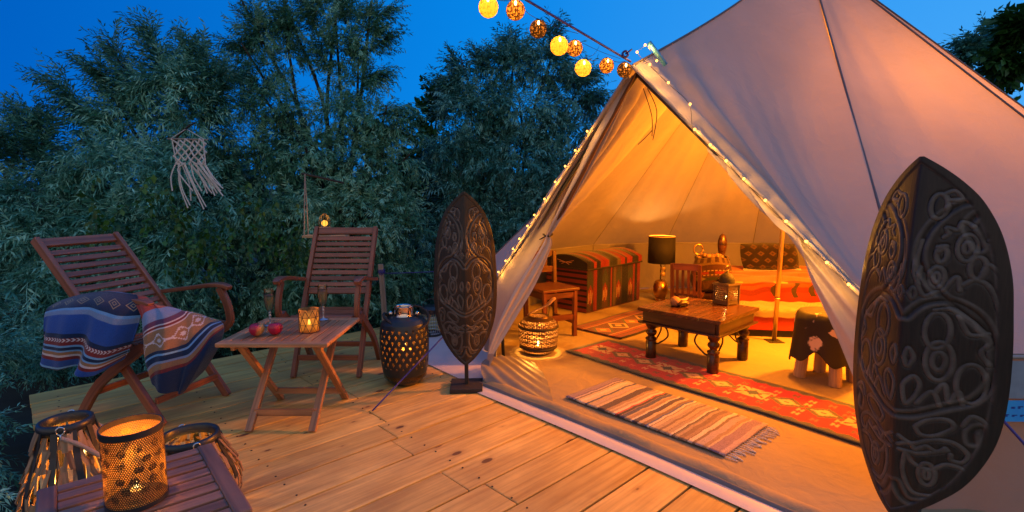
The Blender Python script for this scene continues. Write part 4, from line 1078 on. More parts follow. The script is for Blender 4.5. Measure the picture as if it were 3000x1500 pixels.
grid_mesh('blanket_fold', P, image_mat('blanket_left', blanket_img('L'), .95, .8, 500), blk, uv=flipv(uvb), world=True, solid=.004)
P = bicubic(BL_R, 110, 90); U_, V_ = np.meshgrid(np.linspace(0, 1, 90), np.linspace(0, 1, 110), indexing='xy')
P[..., 1] += .028 * np.sin(U_ * 11 + V_ * 3) * (.2 + V_ * .8) + .012 * np.sin(U_ * 23 + V_ * 5)
vv = np.clip(V_ * .74 + U_ * .30 + .02 * np.sin(U_ * 9), 0, 1)
uvb = np.stack([(U_ - V_ * .25) * .9 + .2, 1 - vv], -1)
grid_mesh('blanket_fold', P, image_mat('blanket_right', blanket_img('R'), .95, .8, 500), blk, uv=uvb, world=True, solid=.004)

def kilim_img(L_, W_):
    A = np.zeros((L_, W_, 3), np.float32); red = (.40, .012, .008); gry = (.06, .068, .062); olv = (.11, .085, .02); crm = (.58, .40, .19)
    A[:] = gry; yy, xx = np.meshgrid(np.arange(L_), np.arange(W_), indexing='ij')
    zz = 16 + np.round(np.abs(((yy % 36) - 18)) / 6) * 3
    ed = np.minimum(np.minimum(xx, W_ - 1 - xx), np.minimum(yy, L_ - 1 - yy))
    A[(ed > zz - 7)] = olv * np.array(1) if False else olv
    A[ed > zz] = red
    c = W_ / 2
    def st(v, q): return np.round(v / q) * q
    def diamond(cy, cx, r, col): A[(np.abs(st(xx - cx, 4)) + np.abs(st(yy - cy, 4)) * .8) < r] = col
    def hour(cy, cx, s_, col):
        dy = np.abs(yy - cy); dx = np.abs(xx - cx)
        A[(dx < s_) & (dy < s_ * 1.1) & (np.abs(st(dx, 3) - st(dy, 3)) < s_ * .16 + 3) & (dx > 4)] = col
        A[(dx < s_) & (dx > s_ * .45) & (dy < dx * .55)] = col; A[(dy < s_ * 1.2) & (dy > s_ * .6) & (dx < dy * .42)] = col
        diamond(cy, cx, s_ * .55, gry)
    def hmot(cy, cx, col):
        dy = yy - cy; dx = xx - cx
        k = ((np.abs(dy - 5) < 3) | (np.abs(dy + 5) < 3)) & (np.abs(dx) < 9) & ((np.abs(dx) + np.abs(np.abs(dy) - 5)) % 6 < 4.5) | ((np.abs(dy) < 7) & (np.abs(dx) < 2.5))
        A[k] = col
    y = 60; i = 0
    while y < L_ - 40:
        if i % 3 == 0: hour(y, c, 30, crm)
        else: diamond(y, c, 34, olv); diamond(y, c, 20, crm) ; diamond(y, c - 1, 4, red)
        for sx in (-1, 1):
            hmot(y + 38, c + sx * 22, crm if (i + (sx > 0)) % 4 != 1 else (.56, .12, .05)); hmot(y + 38, c + sx * 48, crm if (i + (sx > 0)) % 3 else (.08, .10, .07)); hmot(y, c + sx * 54, olv if i % 2 else (.56, .14, .06))
        y += 78; i += 1
    return A * noise_img(L_, W_, .10, 5)
def rug_mesh(name, label, cat, c, ang, L_, W_, img, z=.013, th=.006, fringe=False, wave=.003, mtl=None):
    """c: centre; length axis at angle ang"""
    t_ = thing(name, label, cat, (c[0], c[1], z), ang)
    n, m = int(L_ / .02), int(W_ / .02); a, b = np.meshgrid(np.linspace(-L_ / 2, L_ / 2, n), np.linspace(-W_ / 2, W_ / 2, m), indexing='ij')
    zz = th + wave * (np.sin(a * 9) * np.sin(b * 7 + a * 4) + .6 * np.sin(a * 23 + b * 3)) * .5 + wave
    sk = .006 * np.sin(a * 5)
    P = np.stack([a, b + sk, zz], -1)
    uv = np.stack([(b / W_ + .5), (a / L_ + .5)], -1)
    rgm = grid_mesh('weave', P, mtl or image_mat(name + '_weave', img, .95, .9, 600), t_, uv=uv)
    md = rgm.modifiers.new('s', 'SOLIDIFY'); md.thickness = th; md.offset = -1
    if fringe:
        rg = random.Random(3)
        for sx, cnt in ((1, 20), (-1, 26)):
            mb = MB()
            for k in range(cnt):
                y0 = -W_ / 2 + W_ * (k + .5) / cnt; ln = rg.uniform(.05, .085) if sx > 0 else .012; dy = rg.uniform(-.03, .03) if sx > 0 else 0
                mb.tube(catmull([(sx * (L_ / 2 - .01), y0, th), (sx * (L_ / 2 + ln * .4), y0 + dy * .3, th * .9), (sx * (L_ / 2 + ln), y0 + dy, .003)], 4), .003 if sx > 0 else .004, 5)
                if sx > 0: mb.tube(catmull([(sx * (L_ / 2 + .012), y0, th), (sx * (L_ / 2 + ln * .7), y0 - dy * .8, .004)], 3), .0022, 4)
            f_ = mb.build('fringe', M['cotton'], t_); 
    return t_
u1 = Vector((math.cos(R(-50.1)), math.sin(R(-50.1)))); LK = 2.30
v1 = Vector((.39, .305)).normalized()
c1 = Vector((.401, 3.882)) + u1 * LK / 2 + v1 * .2475
rug_mesh('kilim_runner', 'long red kilim runner with grey zigzag border under the coffee table', 'rug', c1, R(-50.1), LK, .495, kilim_img(920, 200), wave=.002)
def kilim2():
    L_, W_ = 400, 200; A = np.zeros((L_, W_, 3), np.float32); yy, xx = np.meshgrid(np.arange(L_), np.arange(W_), indexing='ij')
    ed = np.minimum(xx, W_ - 1 - xx); st_ = [(0, 8, (.02, .012, .012)), (8, 26, (.16, .02, .012)), (26, 31, (.03, .02, .02)), (31, 46, (.22, .03, .015)), (46, 51, (.40, .22, .10)), (51, 300, (.10, .02, .015))]
    for a, b, c in st_: A[(ed >= a) & (ed < b)] = c
    for i, cy in enumerate(range(40, L_, 80)):
        q = np.round((np.abs(xx - 100) / 46 + np.abs(yy - cy) / 42) * 8) / 8; q2 = np.where(ed > 51, q, 9)
        A[q2 < 1] = (.06, .09, .06) if i % 2 == 0 else (.62, .40, .18); A[q2 < .68] = (.50, .12, .03) if i % 2 == 0 else (.05, .03, .03); A[q2 < .36] = (.78, .42, .16) if i % 2 == 0 else (.62, .40, .18)
    return A * noise_img(L_, W_, .12, 8)
u2 = Vector((math.cos(R(43.5)), math.sin(R(43.5)))); c2 = Vector((.72, 4.42)) + u2 * .56
rug_mesh('small_kilim', 'smaller dark red kilim with diamonds between the chest and coffee table', 'rug', c2, R(43.5), 1.12, .54, kilim2())
def rag():
    L_, W_ = 480, 120; A = np.zeros((L_, W_, 3), np.float32); rg = np.random.default_rng(12)
    pal = [(.40, .31, .20), (.34, .26, .19), (.48, .38, .26), (.15, .12, .09), (.06, .04, .05), (.38, .30, .30), (.62, .52, .42), (.20, .13, .08), (.05, .06, .14), (.30, .20, .13)]
    y = 0
    def band(y0, h, c): A[int(y0):int(y0 + h)] = c
    while y < L_:
        h = rg.integers(3, 14); band(y, h, pal[rg.integers(len(pal))]); y += h
    band(0, 22, (.24, .17, .24)); band(22, 4, (.10, .07, .20)); band(28, 5, (.45, .36, .42)); band(L_ - 40, 26, (.26, .17, .24)); band(L_ - 14, 14, (.42, .30, .34))
    band(176, 5, (.45, .03, .03)); band(182, 9, (.05, .03, .03)); band(268, 6, (.06, .10, .28)); band(60, 12, (.55, .42, .30))
    # irregular edges of each rag strip
    out = A.copy(); rg2 = np.random.default_rng(3)
    off = np.cumsum(rg2.normal(0, .8, W_)); off = off - np.linspace(off[0], off[-1], W_)
    for x in range(W_): out[:, x] = np.roll(A[:, x], int(off[x] * .8 + 2 * math.sin(x * .12)), 0)
    sp = rg2.random((L_, W_)) ; out[sp < .05] *= .35
    return out * noise_img(L_, W_, .16, 4)
u3 = Vector((math.cos(R(-47.7)), math.sin(R(-47.7)))); v3 = Vector((-u3.y, u3.x)); c3 = Vector((.321, 2.962)) + u3 * .478 + v3 * .243
rug_mesh('rag_rug', 'striped rag rug with white fringe just inside the door', 'rug', c3, R(-47.7), .955, .486, rag(), fringe=True, wave=.004)

# ------------------------------------------------------------------ coffee table and what stands on it
ct = thing('coffee_table', 'low square dark wood coffee table with turned legs and iron arches', 'table', (1.35, 3.715, .013), R(43.5))
z_ = .385
mb = MB()
for i in range(4): mb.box((0, -.2325 + .155 * i, z_ - .012), (.62, .1535, .024))
mb.build('tabletop', M['darktop'], ct, bevel=.002)
for sg in (-1, 1):
    mb = MB(); mb.box((0, sg * .275, z_ - .065), (.55, .022, .08)); mb.build('apron', M['dark'], ct, bevel=.002)
    mb = MB(); mb.box((sg * .275, 0, z_ - .065), (.022, .526, .08)); mb.build('apron', M['dark'], ct, bevel=.002)
    for (a, b) in (((0, sg * .292, z_ - .108), (.62, .03, .012)), ((sg * .292, 0, z_ - .108), (.03, .552, .012))):
        mb = MB(); mb.box(a, b); mb.build('moulding', M['dark'], ct, bevel=.003)
lp = [(.034, 0), (.038, .01), (.038, .135), (.034, .14), (.041, .148), (.041, .158), (.026, .166), (.024, .176), (.033, .186), (.040, .198), (.038, .212), (.026, .222), (.030, .232), (.040, .245), (.042, z_ - .11)]
for sx in (-1, 1):
    for sy in (-1, 1):
        mb = MB(); mb.lathe(lp, (sx * .235, sy * .235, 0), 20); mb.build('leg', M['dark'], ct, smooth=True)
def arc_iron(p, q):
    p, q = Vector(p), Vector(q); d = (q - p).normalized()
    for a, s_ in ((p, 1), (q, -1)):
        mb = MB(); mb.tube(catmull([a + d * s_ * .036 + Vector((0, 0, .12)), a + d * s_ * .07 + Vector((0, 0, .135)), a + d * s_ * .13 + Vector((0, 0, .19)), a + d * s_ * .125 + Vector((0, 0, .24)), a + d * s_ * .09 + Vector((0, 0, .272))], 5), .006, 7)
        mb.build('iron_arch', M['iron'], ct, smooth=True)
for a, b in (((-.235, -.235, 0), (.235, -.235, 0)), ((.235, -.235, 0), (.235, .235, 0)), ((-.235, .235, 0), (.235, .235, 0)), ((-.235, -.235, 0), (-.235, .235, 0))): arc_iron(a, b)
# silver lantern
ml = thing('house_lantern', 'pierced silver house shaped lantern with dark domed top on the coffee table', 'lantern', (1.60, 3.84, .3985), R(30))
def wallgrid(w_, h, flip, ax):
    n, m = 40, 40; a, b = np.meshgrid(np.linspace(0, h, n), np.linspace(-w_ / 2, w_ / 2, m), indexing='ij')
    if ax == 'y': P = np.stack([b, np.full_like(a, flip), a + .015], -1)
    else: P = np.stack([np.full_like(a, flip), b, a + .015], -1)
    ac = (a[:-1, :-1] + a[1:, 1:]) / 2; bc = (b[:-1, :-1] + b[1:, 1:]) / 2; c_ = .0155
    i = np.floor(ac / c_); j = np.floor(bc / c_ + .5 * (i % 2)); dx = bc / c_ + .5 * (i % 2) - j - .5; dz = ac / c_ - i - .5
    hole = (np.abs(dx) + np.abs(dz) < .36) & (ac > .012) & (ac < h - .012) & (np.abs(bc) < w_ / 2 - .012)
    return P, ~hole
for ax, f_ in (('y', -.062), ('y', .062), ('x', -.062), ('x', .062)):
    P, K = wallgrid(.124, .13, f_, ax); grid_mesh('pierced_side', P, M['silver'], ml, mask=K, smooth=False)
for sx in (-1, 1):
    for sy in (-1, 1):
        mb = MB(); mb.box((sx * .062, sy * .062, .075), (.010, .010, .15)); mb.build('corner_post', M['silver'], ml)
mb = MB(); mb.box((0, 0, .01), (.130, .130, .010)); mb.build('base', M['silver'], ml)
mb = MB(); mb.box((0, 0, .150), (.145, .145, .008)); mb.box((0, 0, .157), (.132, .132, .007)); mb.build('cornice', M['silver'], ml)
mb = MB(); mb.lathe([(.058, .161), (.057, .185), (.048, .21), (.030, .228), (.010, .236), (.006, .25), (.0005, .255)], seg=24); mb.build('dome', M['blackmat'], ml, smooth=True)
mb = MB(); mb.tube([(.022 * math.cos(a), 0, .268 + .018 * math.sin(a)) for a in np.linspace(0, 2 * PI, 18)], .0025, 6); mb.build('ring', M['silver'], ml)
mb = MB(); mb.sphere((0, 0, .05), .007, 8, 2); mb.build('flame', M['flame'], ml)
l_ = point('candle_light', (0, 0, 0), 1.2, CANDLE, .008, ml); l_.location = (0, 0, .06)
# dried pods
gd = thing('dried_gourd', 'round tan dried gourd on the left of the coffee table', 'gourd', (1.19, 3.745, .3985))
mb = MB(); mb.sphere((0, 0, .038), .038, 20, .95); mb.build('shell', simple('gourd_skin', (.42, .22, .10), .7, bump=.8, bscale=40, var=.3), gd, smooth=True)
for i, (x, y, rz, ln) in enumerate([(1.245, 3.72, .4, .09), (1.27, 3.77, 1.7, .10), (1.22, 3.80, 2.5, .08)]):
    pdn = thing('seed_pod', ['dark curved seed pod right of the gourd', 'dark seed pod lying behind the gourd, nearest the lantern', 'dark seed pod directly behind the gourd'][i], 'seed pod', (x, y, .3985), rz, 'seed pods on the coffee table')
    mb = MB(); mb.tube(catmull([(-ln / 2, 0, .015), (-ln / 4, .008, .024), (ln / 4, .006, .026), (ln / 2, -.006, .02)], 5), [.006 + .016 * math.sin(PI * min(1, (k + 1) / 16)) for k in range(16)], 10); mb.build('husk', M['dark'], pdn, smooth=True)
lf = thing('dried_leaf', 'pale curled dried leaf on top of the seed pods', 'leaf', (1.255, 3.76, .445), .5)
P = bicubic([[(-.045, -.002, .008), (-.015, -.018, 0), (.015, -.018, 0), (.05, 0, .014)], [(-.045, 0, .010), (-.015, .0, .006), (.015, .0, .006), (.05, .001, .016)], [(-.045, .002, .008), (-.015, .018, .004), (.015, .018, .002), (.05, .002, .014)]], 8, 16)
grid_mesh('blade', P, simple('dry_leaf', (.62, .40, .2), .7), lf)

# ------------------------------------------------------------------ chest
def stripes_img(w_, h, seed, vertical=True, red=True):
    rg = np.random.default_rng(seed); A = np.zeros((h, w_, 3), np.float32); n = w_ if vertical else h
    pal = [(.40, .02, .012), (.015, .012, .012), (.03, .035, .02), (.20, .12, .05), (.42, .02, .012), (.012, .010, .010), (.45, .03, .015), (.015, .012, .012)]
    x = 0; lst = []
    while x < n:
        d = int(rg.integers(4, 20)); c = pal[rg.integers(len(pal))]; lst.append((x, d, c)); x += d
    for (x, d, c) in lst:
        if vertical: A[:, x:x + d] = c
        else: A[x:x + d] = c
    return A
fr = stripes_img(300, 140, 2)
yy, xx = np.meshgrid(np.arange(140), np.arange(300), indexing='ij')
for cx in (18, 95, 170, 240):
    w2 = 16
    k = np.abs(xx - cx) < w2; fr[k] = (.10, .035, .02)
    fr[(np.abs(xx - cx) < w2) & (np.abs(yy - 95) < 40 - np.abs(xx - cx) * 2)] = (.06, .08, .05)
    fr[(np.abs(xx - cx) < 13) & (np.abs(yy - 52) < 34 - np.abs(xx - cx) * 1.8)] = (.42, .03, .02)
    for j in (-8, 0, 8): fr[(np.abs(xx - cx - j - (yy - 52) * .12) < 2.2) & (np.abs(yy - 52 + abs(j) * 1.2) < 17)] = (.72, .50, .26)
en = np.zeros((140, 140, 3), np.float32); y_, x_ = np.meshgrid(np.arange(140), np.arange(140), indexing='ij')
en[:] = (.015, .010, .010); en[(y_ % 18) < 11] = (.30, .04, .025)
cht = thing('textile_chest', 'domed chest covered in red, black and green striped kilim cloth', 'chest', (.755, 5.199, .013), R(45))
ex, ey, ez = 1.0, .54, .46
mb = MB()
def facequad(mb, a, b, c, d): mb.add([a, b, c, d], [(0, 1, 2, 3)], [[(0, 0), (1, 0), (1, 1), (0, 1)]])
mb.frame_box((ex / 2, ey / 2, ez / 2), Vector((1, 0, 0)), Vector((0, 1, 0)), Vector((0, 0, 1)), ex / 2 - .004, ey / 2 - .004, ez / 2)
mb.build('box', M['redwood'], cht)
mb = MB(); facequad(mb, (0, 0, .01), (ex, 0, .01), (ex, 0, ez), (0, 0, ez)); o = mb.build('front_cloth', image_mat('chest_front', fr * noise_img(140, 300, .2, 1) * .34, .9, .8, 500), cht); o.modifiers.new('s', 'SOLIDIFY').thickness = .003
mb = MB(); facequad(mb, (0, ey, .01), (0, 0, .01), (0, 0, ez), (0, ey, ez)); o = mb.build('end_cloth', image_mat('chest_end', en * noise_img(140, 140, .2, 2) * .6, .9, .8, 500), cht); o.modifiers.new('s', 'SOLIDIFY').thickness = .003
n, m = 16, 60; V, U = np.meshgrid(np.linspace(0, 1, n), np.linspace(0, 1, m), indexing='ij')
P = np.stack([-.012 + U * (ex + .024), -.012 + V * (ey + .024), ez + .03 + .095 * np.sin(PI * (V * .92 + .04)) ** .7 + .004 * np.sin(U * 40)], -1)
P0 = P[:1].copy(); P0[..., 2] = ez - .02; P1 = P[-1:].copy(); P1[..., 2] = ez - .02; P = np.concatenate([P0, P, P1])
grid_mesh('lid', P, image_mat('chest_lid', stripes_img(300, 80, 7) * noise_img(80, 300, .2, 6) * .38, .9, .8, 500), cht, smooth=True)
mb = MB(); prof_ = [(-.012, ez - .02)] + [(-.012 + v * (ey + .024), ez + .03 + .095 * math.sin(PI * (v * .92 + .04)) ** .7) for v in np.linspace(0, 1, 12)] + [(ey + .012, ez - .02)]
for x0 in (-.010, ex + .010):
    mb = MB(); mb.add([(x0, a, b) for a, b in prof_], [tuple(range(len(prof_)))], [[((a + .1), b) for a, b in prof_]])
    mb.build('lid_end', M['blackmat'], cht)
mb = MB(); mb.tube([(-.013, -.013, ez - .015), (ex + .013, -.013, ez - .015)], .009, 6); mb.tube([(-.013, -.013, ez - .015), (-.013, ey, ez - .015)], .009, 6); mb.build('lid_trim', M['blackmat'], cht)
# zigzag on the lid end
mb = MB()
for k in range(3):
    for sg in (-1, 1):
        mb.bar((-.015, .27, ez + .045), (-.015, .27 + sg * (.05 + .03 * k), ez + .025 + .022 * k), .004, .008, (1, 0, 0))
mb.build('lid_motif', simple('cream_wool', (.62, .34, .20), .9), cht)

# ------------------------------------------------------------------ table lamp
lm = thing('table_lamp', 'table lamp with black drum shade and gold vase base beside the chest', 'lamp', (1.70, 5.90, .013))
mb = MB(); mb.lathe([(.055, 0), (.06, .008), (.045, .02), (.055, .03), (.075, .07), (.083, .12), (.080, .17), (.06, .215), (.03, .235), (.012, .24)], seg=32); mb.build('vase_base', M['gold'], lm, smooth=True)
mb = MB(); mb.tube([(-.004, 0, .235), (-.004, 0, .56)], .006, 8); mb.build('stem', M['blackmat'], lm, smooth=True)
for zz in (.305, .375):
    mb = MB(); mb.sphere((.012, -.03, zz), .030, 18); mb.build('glass_ball', simple('honey_glass', (.8, .55, .18), .1, .6, bscale=20), lm, smooth=True)
mb = MB(); mb.lathe([(.150, .43), (.146, .735)], seg=48); mb.build('lamp_shade', M['lampshade'], lm, smooth=True, solid=.003)
mb = MB(); mb.lathe([(.1485, .728), (.1485, .736), (.1435, .736), (.1435, .728)], seg=48); mb.build('shade_rim', M['goldin'], lm)
mb = MB(); mb.sphere((0, 0, .60), .028, 14); mb.build('bulb', emit('lamp_bulb', (1, .55, .18), 8, True), lm, smooth=True)
l_ = point('lamp_light', (0, 0, 0), 9, (1, .42, .08), .025, lm); l_.location = (0, 0, .645)

# ------------------------------------------------------------------ small wooden chair left, slatted chair behind table, woven bag, statuette, ring
wc = thing('wooden_side_chair', 'small dark red wooden chair between the tied flap and the chest', 'chair', (.33, 4.42, .013), R(28))
for sx in (-1, 1):
    mb = MB(); mb.bar((sx * .15, -.15, 0), (sx * .15, -.15, .40), .034, .034); mb.build('leg', M['redwood'], wc, bevel=.002)
    mb = MB(); mb.bar((sx * .15, .15, 0), (sx * .15, .19, .70), .034, .034); mb.build('leg', M['redwood'], wc, bevel=.002)
    mb = MB(); mb.bar((sx * .15, -.14, .12), (sx * .15, .155, .12), .02, .03); mb.build('stretcher', M['redwood'], wc)
    mb = MB(); mb.bar((sx * .15, -.14, .36), (sx * .15, .155, .36), .022, .05); mb.build('seat_rail', M['redwood'], wc)
for y_, z0 in ((-.15, .36), (.165, .36), (-.15, .17)):
    mb = MB(); mb.box((0, y_, z0), (.27, .022, .045)); mb.build('seat_rail', M['redwood'], wc)
mb = MB(); mb.box((0, 0, .408), (.36, .36, .022)); mb.build('seat', M['redwood'], wc, bevel=.004)
for z0 in (.54, .68):
    mb = MB(); mb.box((0, .15 + .04 * z0 / .7, z0), (.27, .018, .05)); mb.build('back_rail', M['redwood'], wc)
for x_ in (-.06, 0, .06):
    mb = MB(); mb.box((x_, .183, .61), (.03, .012, .10)); mb.build('back_slat', M['redwood'], wc)
sc = thing('slat_back_chair', 'low dark red chair with vertical back slats behind the coffee table', 'chair', (1.665, 4.86, .013), R(152))
for sx in (-1, 1):
    mb = MB(); mb.bar((sx * .12, -.11, 0), (sx * .12, -.11, .27), .03, .03); mb.build('leg', M['redwood'], sc)
    mb = MB(); mb.bar((sx * .12, .10, 0), (sx * .12, .19, .57), .03, .032); mb.build('leg', M['redwood'], sc)
mb = MB(); mb.box((0, -.01, .275), (.28, .25, .02)); mb.build('seat', M['redwood'], sc)
mb = MB(); mb.box((0, .185, .545), (.24, .02, .06)); mb.build('top_rail', M['redwood'], sc)
for i in range(4):
    mb = MB(); mb.bar((-.075 + .05 * i, .143, .285), (-.075 + .05 * i, .183, .53), .024, .012, (0, 1, 0)); mb.build('back_slat', M['redwood'], sc)
bgi = np.zeros((100, 160, 3), np.float32); bgi[:] = (.12, .03, .015); Yb, Xb = np.meshgrid(np.arange(100), np.arange(160), indexing='ij')
bgi[(Yb > 78)] = (.34, .20, .07); bgi[(Yb > 84) & ((Xb // 6) % 2 == 0)] = (.10, .03, .02)
bgi[(np.abs(Yb - 62) < 2) & (Xb % 5 < 3)] = (.7, .45, .2); bgi[(np.abs(Yb - 50) < 2) & (Xb % 5 < 3)] = (.7, .45, .2); bgi[(np.abs(Yb - 56) < 4) & (Xb % 20 < 12)] = (.5, .04, .02)
bgi[(Yb < 44) & (Yb > 34)] = (.05, .05, .02); bgi[(Yb < 30)] = (.16, .05, .02); bgi[(np.abs(Xb % 40 - 20) + np.abs(Yb - 40)) < 9] = (.45, .30, .10)
bag = thing('woven_bag', 'bulky patterned woven bag standing on the low chair behind the coffee table', 'bag', (1.90, 4.93, .013))
mb = MB(); mb.box((.0, .02, .14), (.34, .30, .28)); mb.build('stand', M['dark'], bag)
n, m = 24, 48; V, A_ = np.meshgrid(np.linspace(0, 1, n), np.linspace(0, 2 * PI, m, endpoint=False), indexing='ij')
rr_b = np.interp(V, [0, .08, .3, .6, .85, 1], [.10, .165, .19, .185, .16, .14]) * (1 + .03 * np.sin(A_ * 5 + V * 4))
P = np.stack([rr_b * np.cos(A_), rr_b * .75 * np.sin(A_), .285 + V * .33 + .01 * np.sin(A_ * 3)], -1)
grid_mesh('bag_body', P, image_mat('bag_weave', bgi * noise_img(100, 160, .25, 1) * .25, .9, .8, 400), bag, close=True, solid=.008)
mb = MB()
rg = random.Random(6)
for i in range(40):
    a = rg.uniform(0, 2 * PI); r0 = rg.uniform(.02, .13); mb.sphere((r0 * math.cos(a), r0 * .7 * math.sin(a), .60 + rg.uniform(-.01, .025)), rg.uniform(.014, .028), 8)
mb.build('contents', simple('gilt_beads', (.28, .15, .06), .4, .4, bscale=30), bag, smooth=True)
stt = thing('carved_figurine', 'dark carved wooden figurine standing up behind the woven bag', 'figurine', (2.11, 5.22, .013))
mb = MB(); mb.lathe([(.06, 0), (.06, .03), (.035, .05), (.04, .3), (.05, .42), (.055, .50), (.042, .56), (.030, .60), (.038, .64), (.046, .69), (.044, .74), (.030, .79), (.010, .81), (.0005, .812)], seg=20, sy=.8); mb.tube([(-.05, -.01, .50), (-.058, -.035, .55), (-.03, -.045, .59)], .012, 8); mb.tube([(.05, -.01, .50), (.058, -.035, .55), (.03, -.045, .59)], .012, 8)
mb.build('figure', M['dark'], stt, smooth=True)
rgo = thing('ring_ornament', 'brass ring on a knobbly stand left of the figurine', 'ornament', (1.865, 5.20, .013))
mb = MB(); mb.tube([(0, 0, .0), (0, 0, .60)], .014, 8); mb.sphere((0, 0, .57), .035, 12); mb.sphere((.02, 0, .53), .03, 12); mb.build('stand', M['dark'], rgo, smooth=True)
mb = MB(); mb.tube([(.045 * math.cos(a), 0, .655 + .05 * math.sin(a)) for a in np.linspace(0, 2 * PI, 28)], .007, 8); mb.build('ring', M['gold'], rgo, smooth=True)

# ------------------------------------------------------------------ bed, pillow, bench, throw
bd = thing('bed', 'low bed with an orange and red striped cover behind the tent pole', 'bed', (2.72, 5.13, .013), R(-4))
mb = MB(); mb.box((0, 0, .055), (1.55, 1.0, .11)); mb.build('bed_base', M['blackmat'], bd)
mb = MB(); mb.box((0, 0, .155), (1.55, 1.0, .09)); mb.build('box_spring', simple('red_cloth', (.42, .03, .02), .9, bump=.5), bd, bevel=.02)
bi = np.zeros((240, 400, 3), np.float32); Yb, Xb = np.meshgrid(np.arange(240), np.arange(400), indexing='ij'); wv = Yb + 5 * np.sin(Xb * .03) + 2 * np.sin(Xb * .11)
bi[:] = (.62, .17, .05)
for a, b, c in ((0, 30, (.45, .05, .03)), (30, 44, (.25, .03, .02)), (44, 58, (.60, .12, .04)), (58, 66, (.35, .05, .02)), (66, 100, (.66, .22, .07)), (100, 104, (.25, .10, .05)), (120, 126, (.40, .14, .05)), (150, 153, (.22, .09, .04)), (190, 200, (.45, .12, .04))): bi[(wv >= a) & (wv < b)] = c
for cx in (120, 165, 205, 330): bi[(np.abs(Xb - cx - 5 * np.sin(Yb * .12)) < 6) & (Yb > 22) & (Yb < 66)] = (.06, .045, .02)
for cx, cy in ((80, 130), (150, 170), (230, 120), (290, 180)): bi[((np.abs(np.hypot(Xb - cx, (Yb - cy) * 1.4) - 18)) < 1.8)] = (.22, .07, .03)
n, m = 60, 60; V, U = np.meshgrid(np.linspace(0, 1, n), np.linspace(0, 1, m), indexing='ij')
yb = np.where(V < .25, -.515, -.515 + (V - .25) / .75 * 1.02); zb = np.where(V < .25, .19 + V / .25 * .24, .43 + .0 * V)
zb = zb - .03 * np.exp(-((V - .25) / .05) ** 2) + .006 * np.sin(U * 25 + V * 9) + .006 * np.sin(V * 30 + U * 6) * (V > .3); yb = yb - .010 * np.sin(U * 22) * (V < .25)
P = np.stack([-.785 + U * 1.57, yb, zb], -1)
grid_mesh('bed_cover', P, image_mat('bed_cover_weave', bi * np.array((.5, .33, .25)) * noise_img(240, 400, .12, 1), .95, .8, 300), bd)
mb = MB(); mb.box((0, 0, .30), (1.54, .99, .22)); mb.build('mattress', simple('mattress_side', (.55, .20, .07), .9), bd, bevel=.03)
pl = thing('pillow', 'dark pillow with light diamonds and a fringe, leaning on the bed', 'pillow', (2.66, 5.36, .45))
pi_ = np.zeros((128, 200, 3), np.float32); pi_[:] = (.035, .02, .022); Yb, Xb = np.meshgrid(np.arange(128), np.arange(200), indexing='ij')
i_ = Yb // 32; xx_ = (Xb + (i_ % 2) * 20) % 40 - 20; yy_ = Yb % 32 - 16; q = np.abs(xx_) / 13 + np.abs(yy_) / 13; pi_[q < 1] = (.20, .095, .05); pi_[q < .45] = (.08, .04, .03)
n, m = 24, 36; V, U = np.meshgrid(np.linspace(-1, 1, n), np.linspace(-1, 1, m), indexing='ij')
for sgn in (-1, 1):
    puff = .075 * ((1 - U ** 4) * (1 - V ** 4)) ** .6
    Px = U * .30 * (1 - .06 * V ** 2); Pz = .13 + V * .135 * (1 - .10 * U ** 2)
    P = np.stack([Px, sgn * puff + Pz * .45 - .06, Pz], -1)
    if sgn < 0: pm_ = image_mat('pillow_weave', pi_ * noise_img(128, 200, .15, 1) * .25, .95, .6, 400)
    grid_mesh('pillow_side', P, pm_, pl)
mb = MB()
for i in range(44): x_ = -.29 + .58 * i / 43; mb.tube([(x_, -.06, .01), (x_ + .004, -.085, -.012)], .0035, 4)
mb.build('fringe', M['cotton'], pl)
bn = thing('low_bench', 'long low red bench in front of the bed under a patterned throw', 'bench', (2.24, 4.47, .013), R(-8))
mb = MB(); mb.box((0, 0, .03), (1.08, .30, .06)); mb.build('plinth', M['blackmat'], bn)
mb = MB(); mb.box((0, 0, .12), (1.12, .36, .12)); mb.build('bench_box', simple('red_lacquer', (.40, .03, .02), .5), bn, bevel=.006)
mb = MB(); mb.box((0, 0, .205), (1.13, .38, .045)); mb.build('bench_top', M['redwood'], bn, bevel=.008)
ti = np.zeros((80, 300, 3), np.float32); ti[:] = (.72, .50, .26); Yb, Xb = np.meshgrid(np.arange(80), np.arange(300), indexing='ij')
q = (np.abs((Xb % 50) - 25) / 25 + np.abs((Yb % 40) - 20) / 20); ti[(np.floor(q * 7).astype(int) % 2) == 0] = (.025, .018, .015); ti[q < .3] = (.7, .3, .1)
thr = thing('patterned_throw', 'cream and black diamond throw spread over the low bench', 'throw', (2.24, 4.47, .245), R(-8))
n, m = 20, 60; V, U = np.meshgrid(np.linspace(0, 1, n), np.linspace(0, 1, m), indexing='ij')
ty = np.where(V < .2, -.20, -.20 + (V - .2) / .8 * .39); tz = np.where(V < .2, -.055 + V / .2 * .06, .006) + .004 * np.sin(U * 40 + V * 7)
grid_mesh('throw_weave', np.stack([-.55 + U * 1.08, ty - .004, tz + .002], -1), image_mat('throw_print', ti * noise_img(80, 300, .12, 2) * .75, .95, .6, 400), thr)

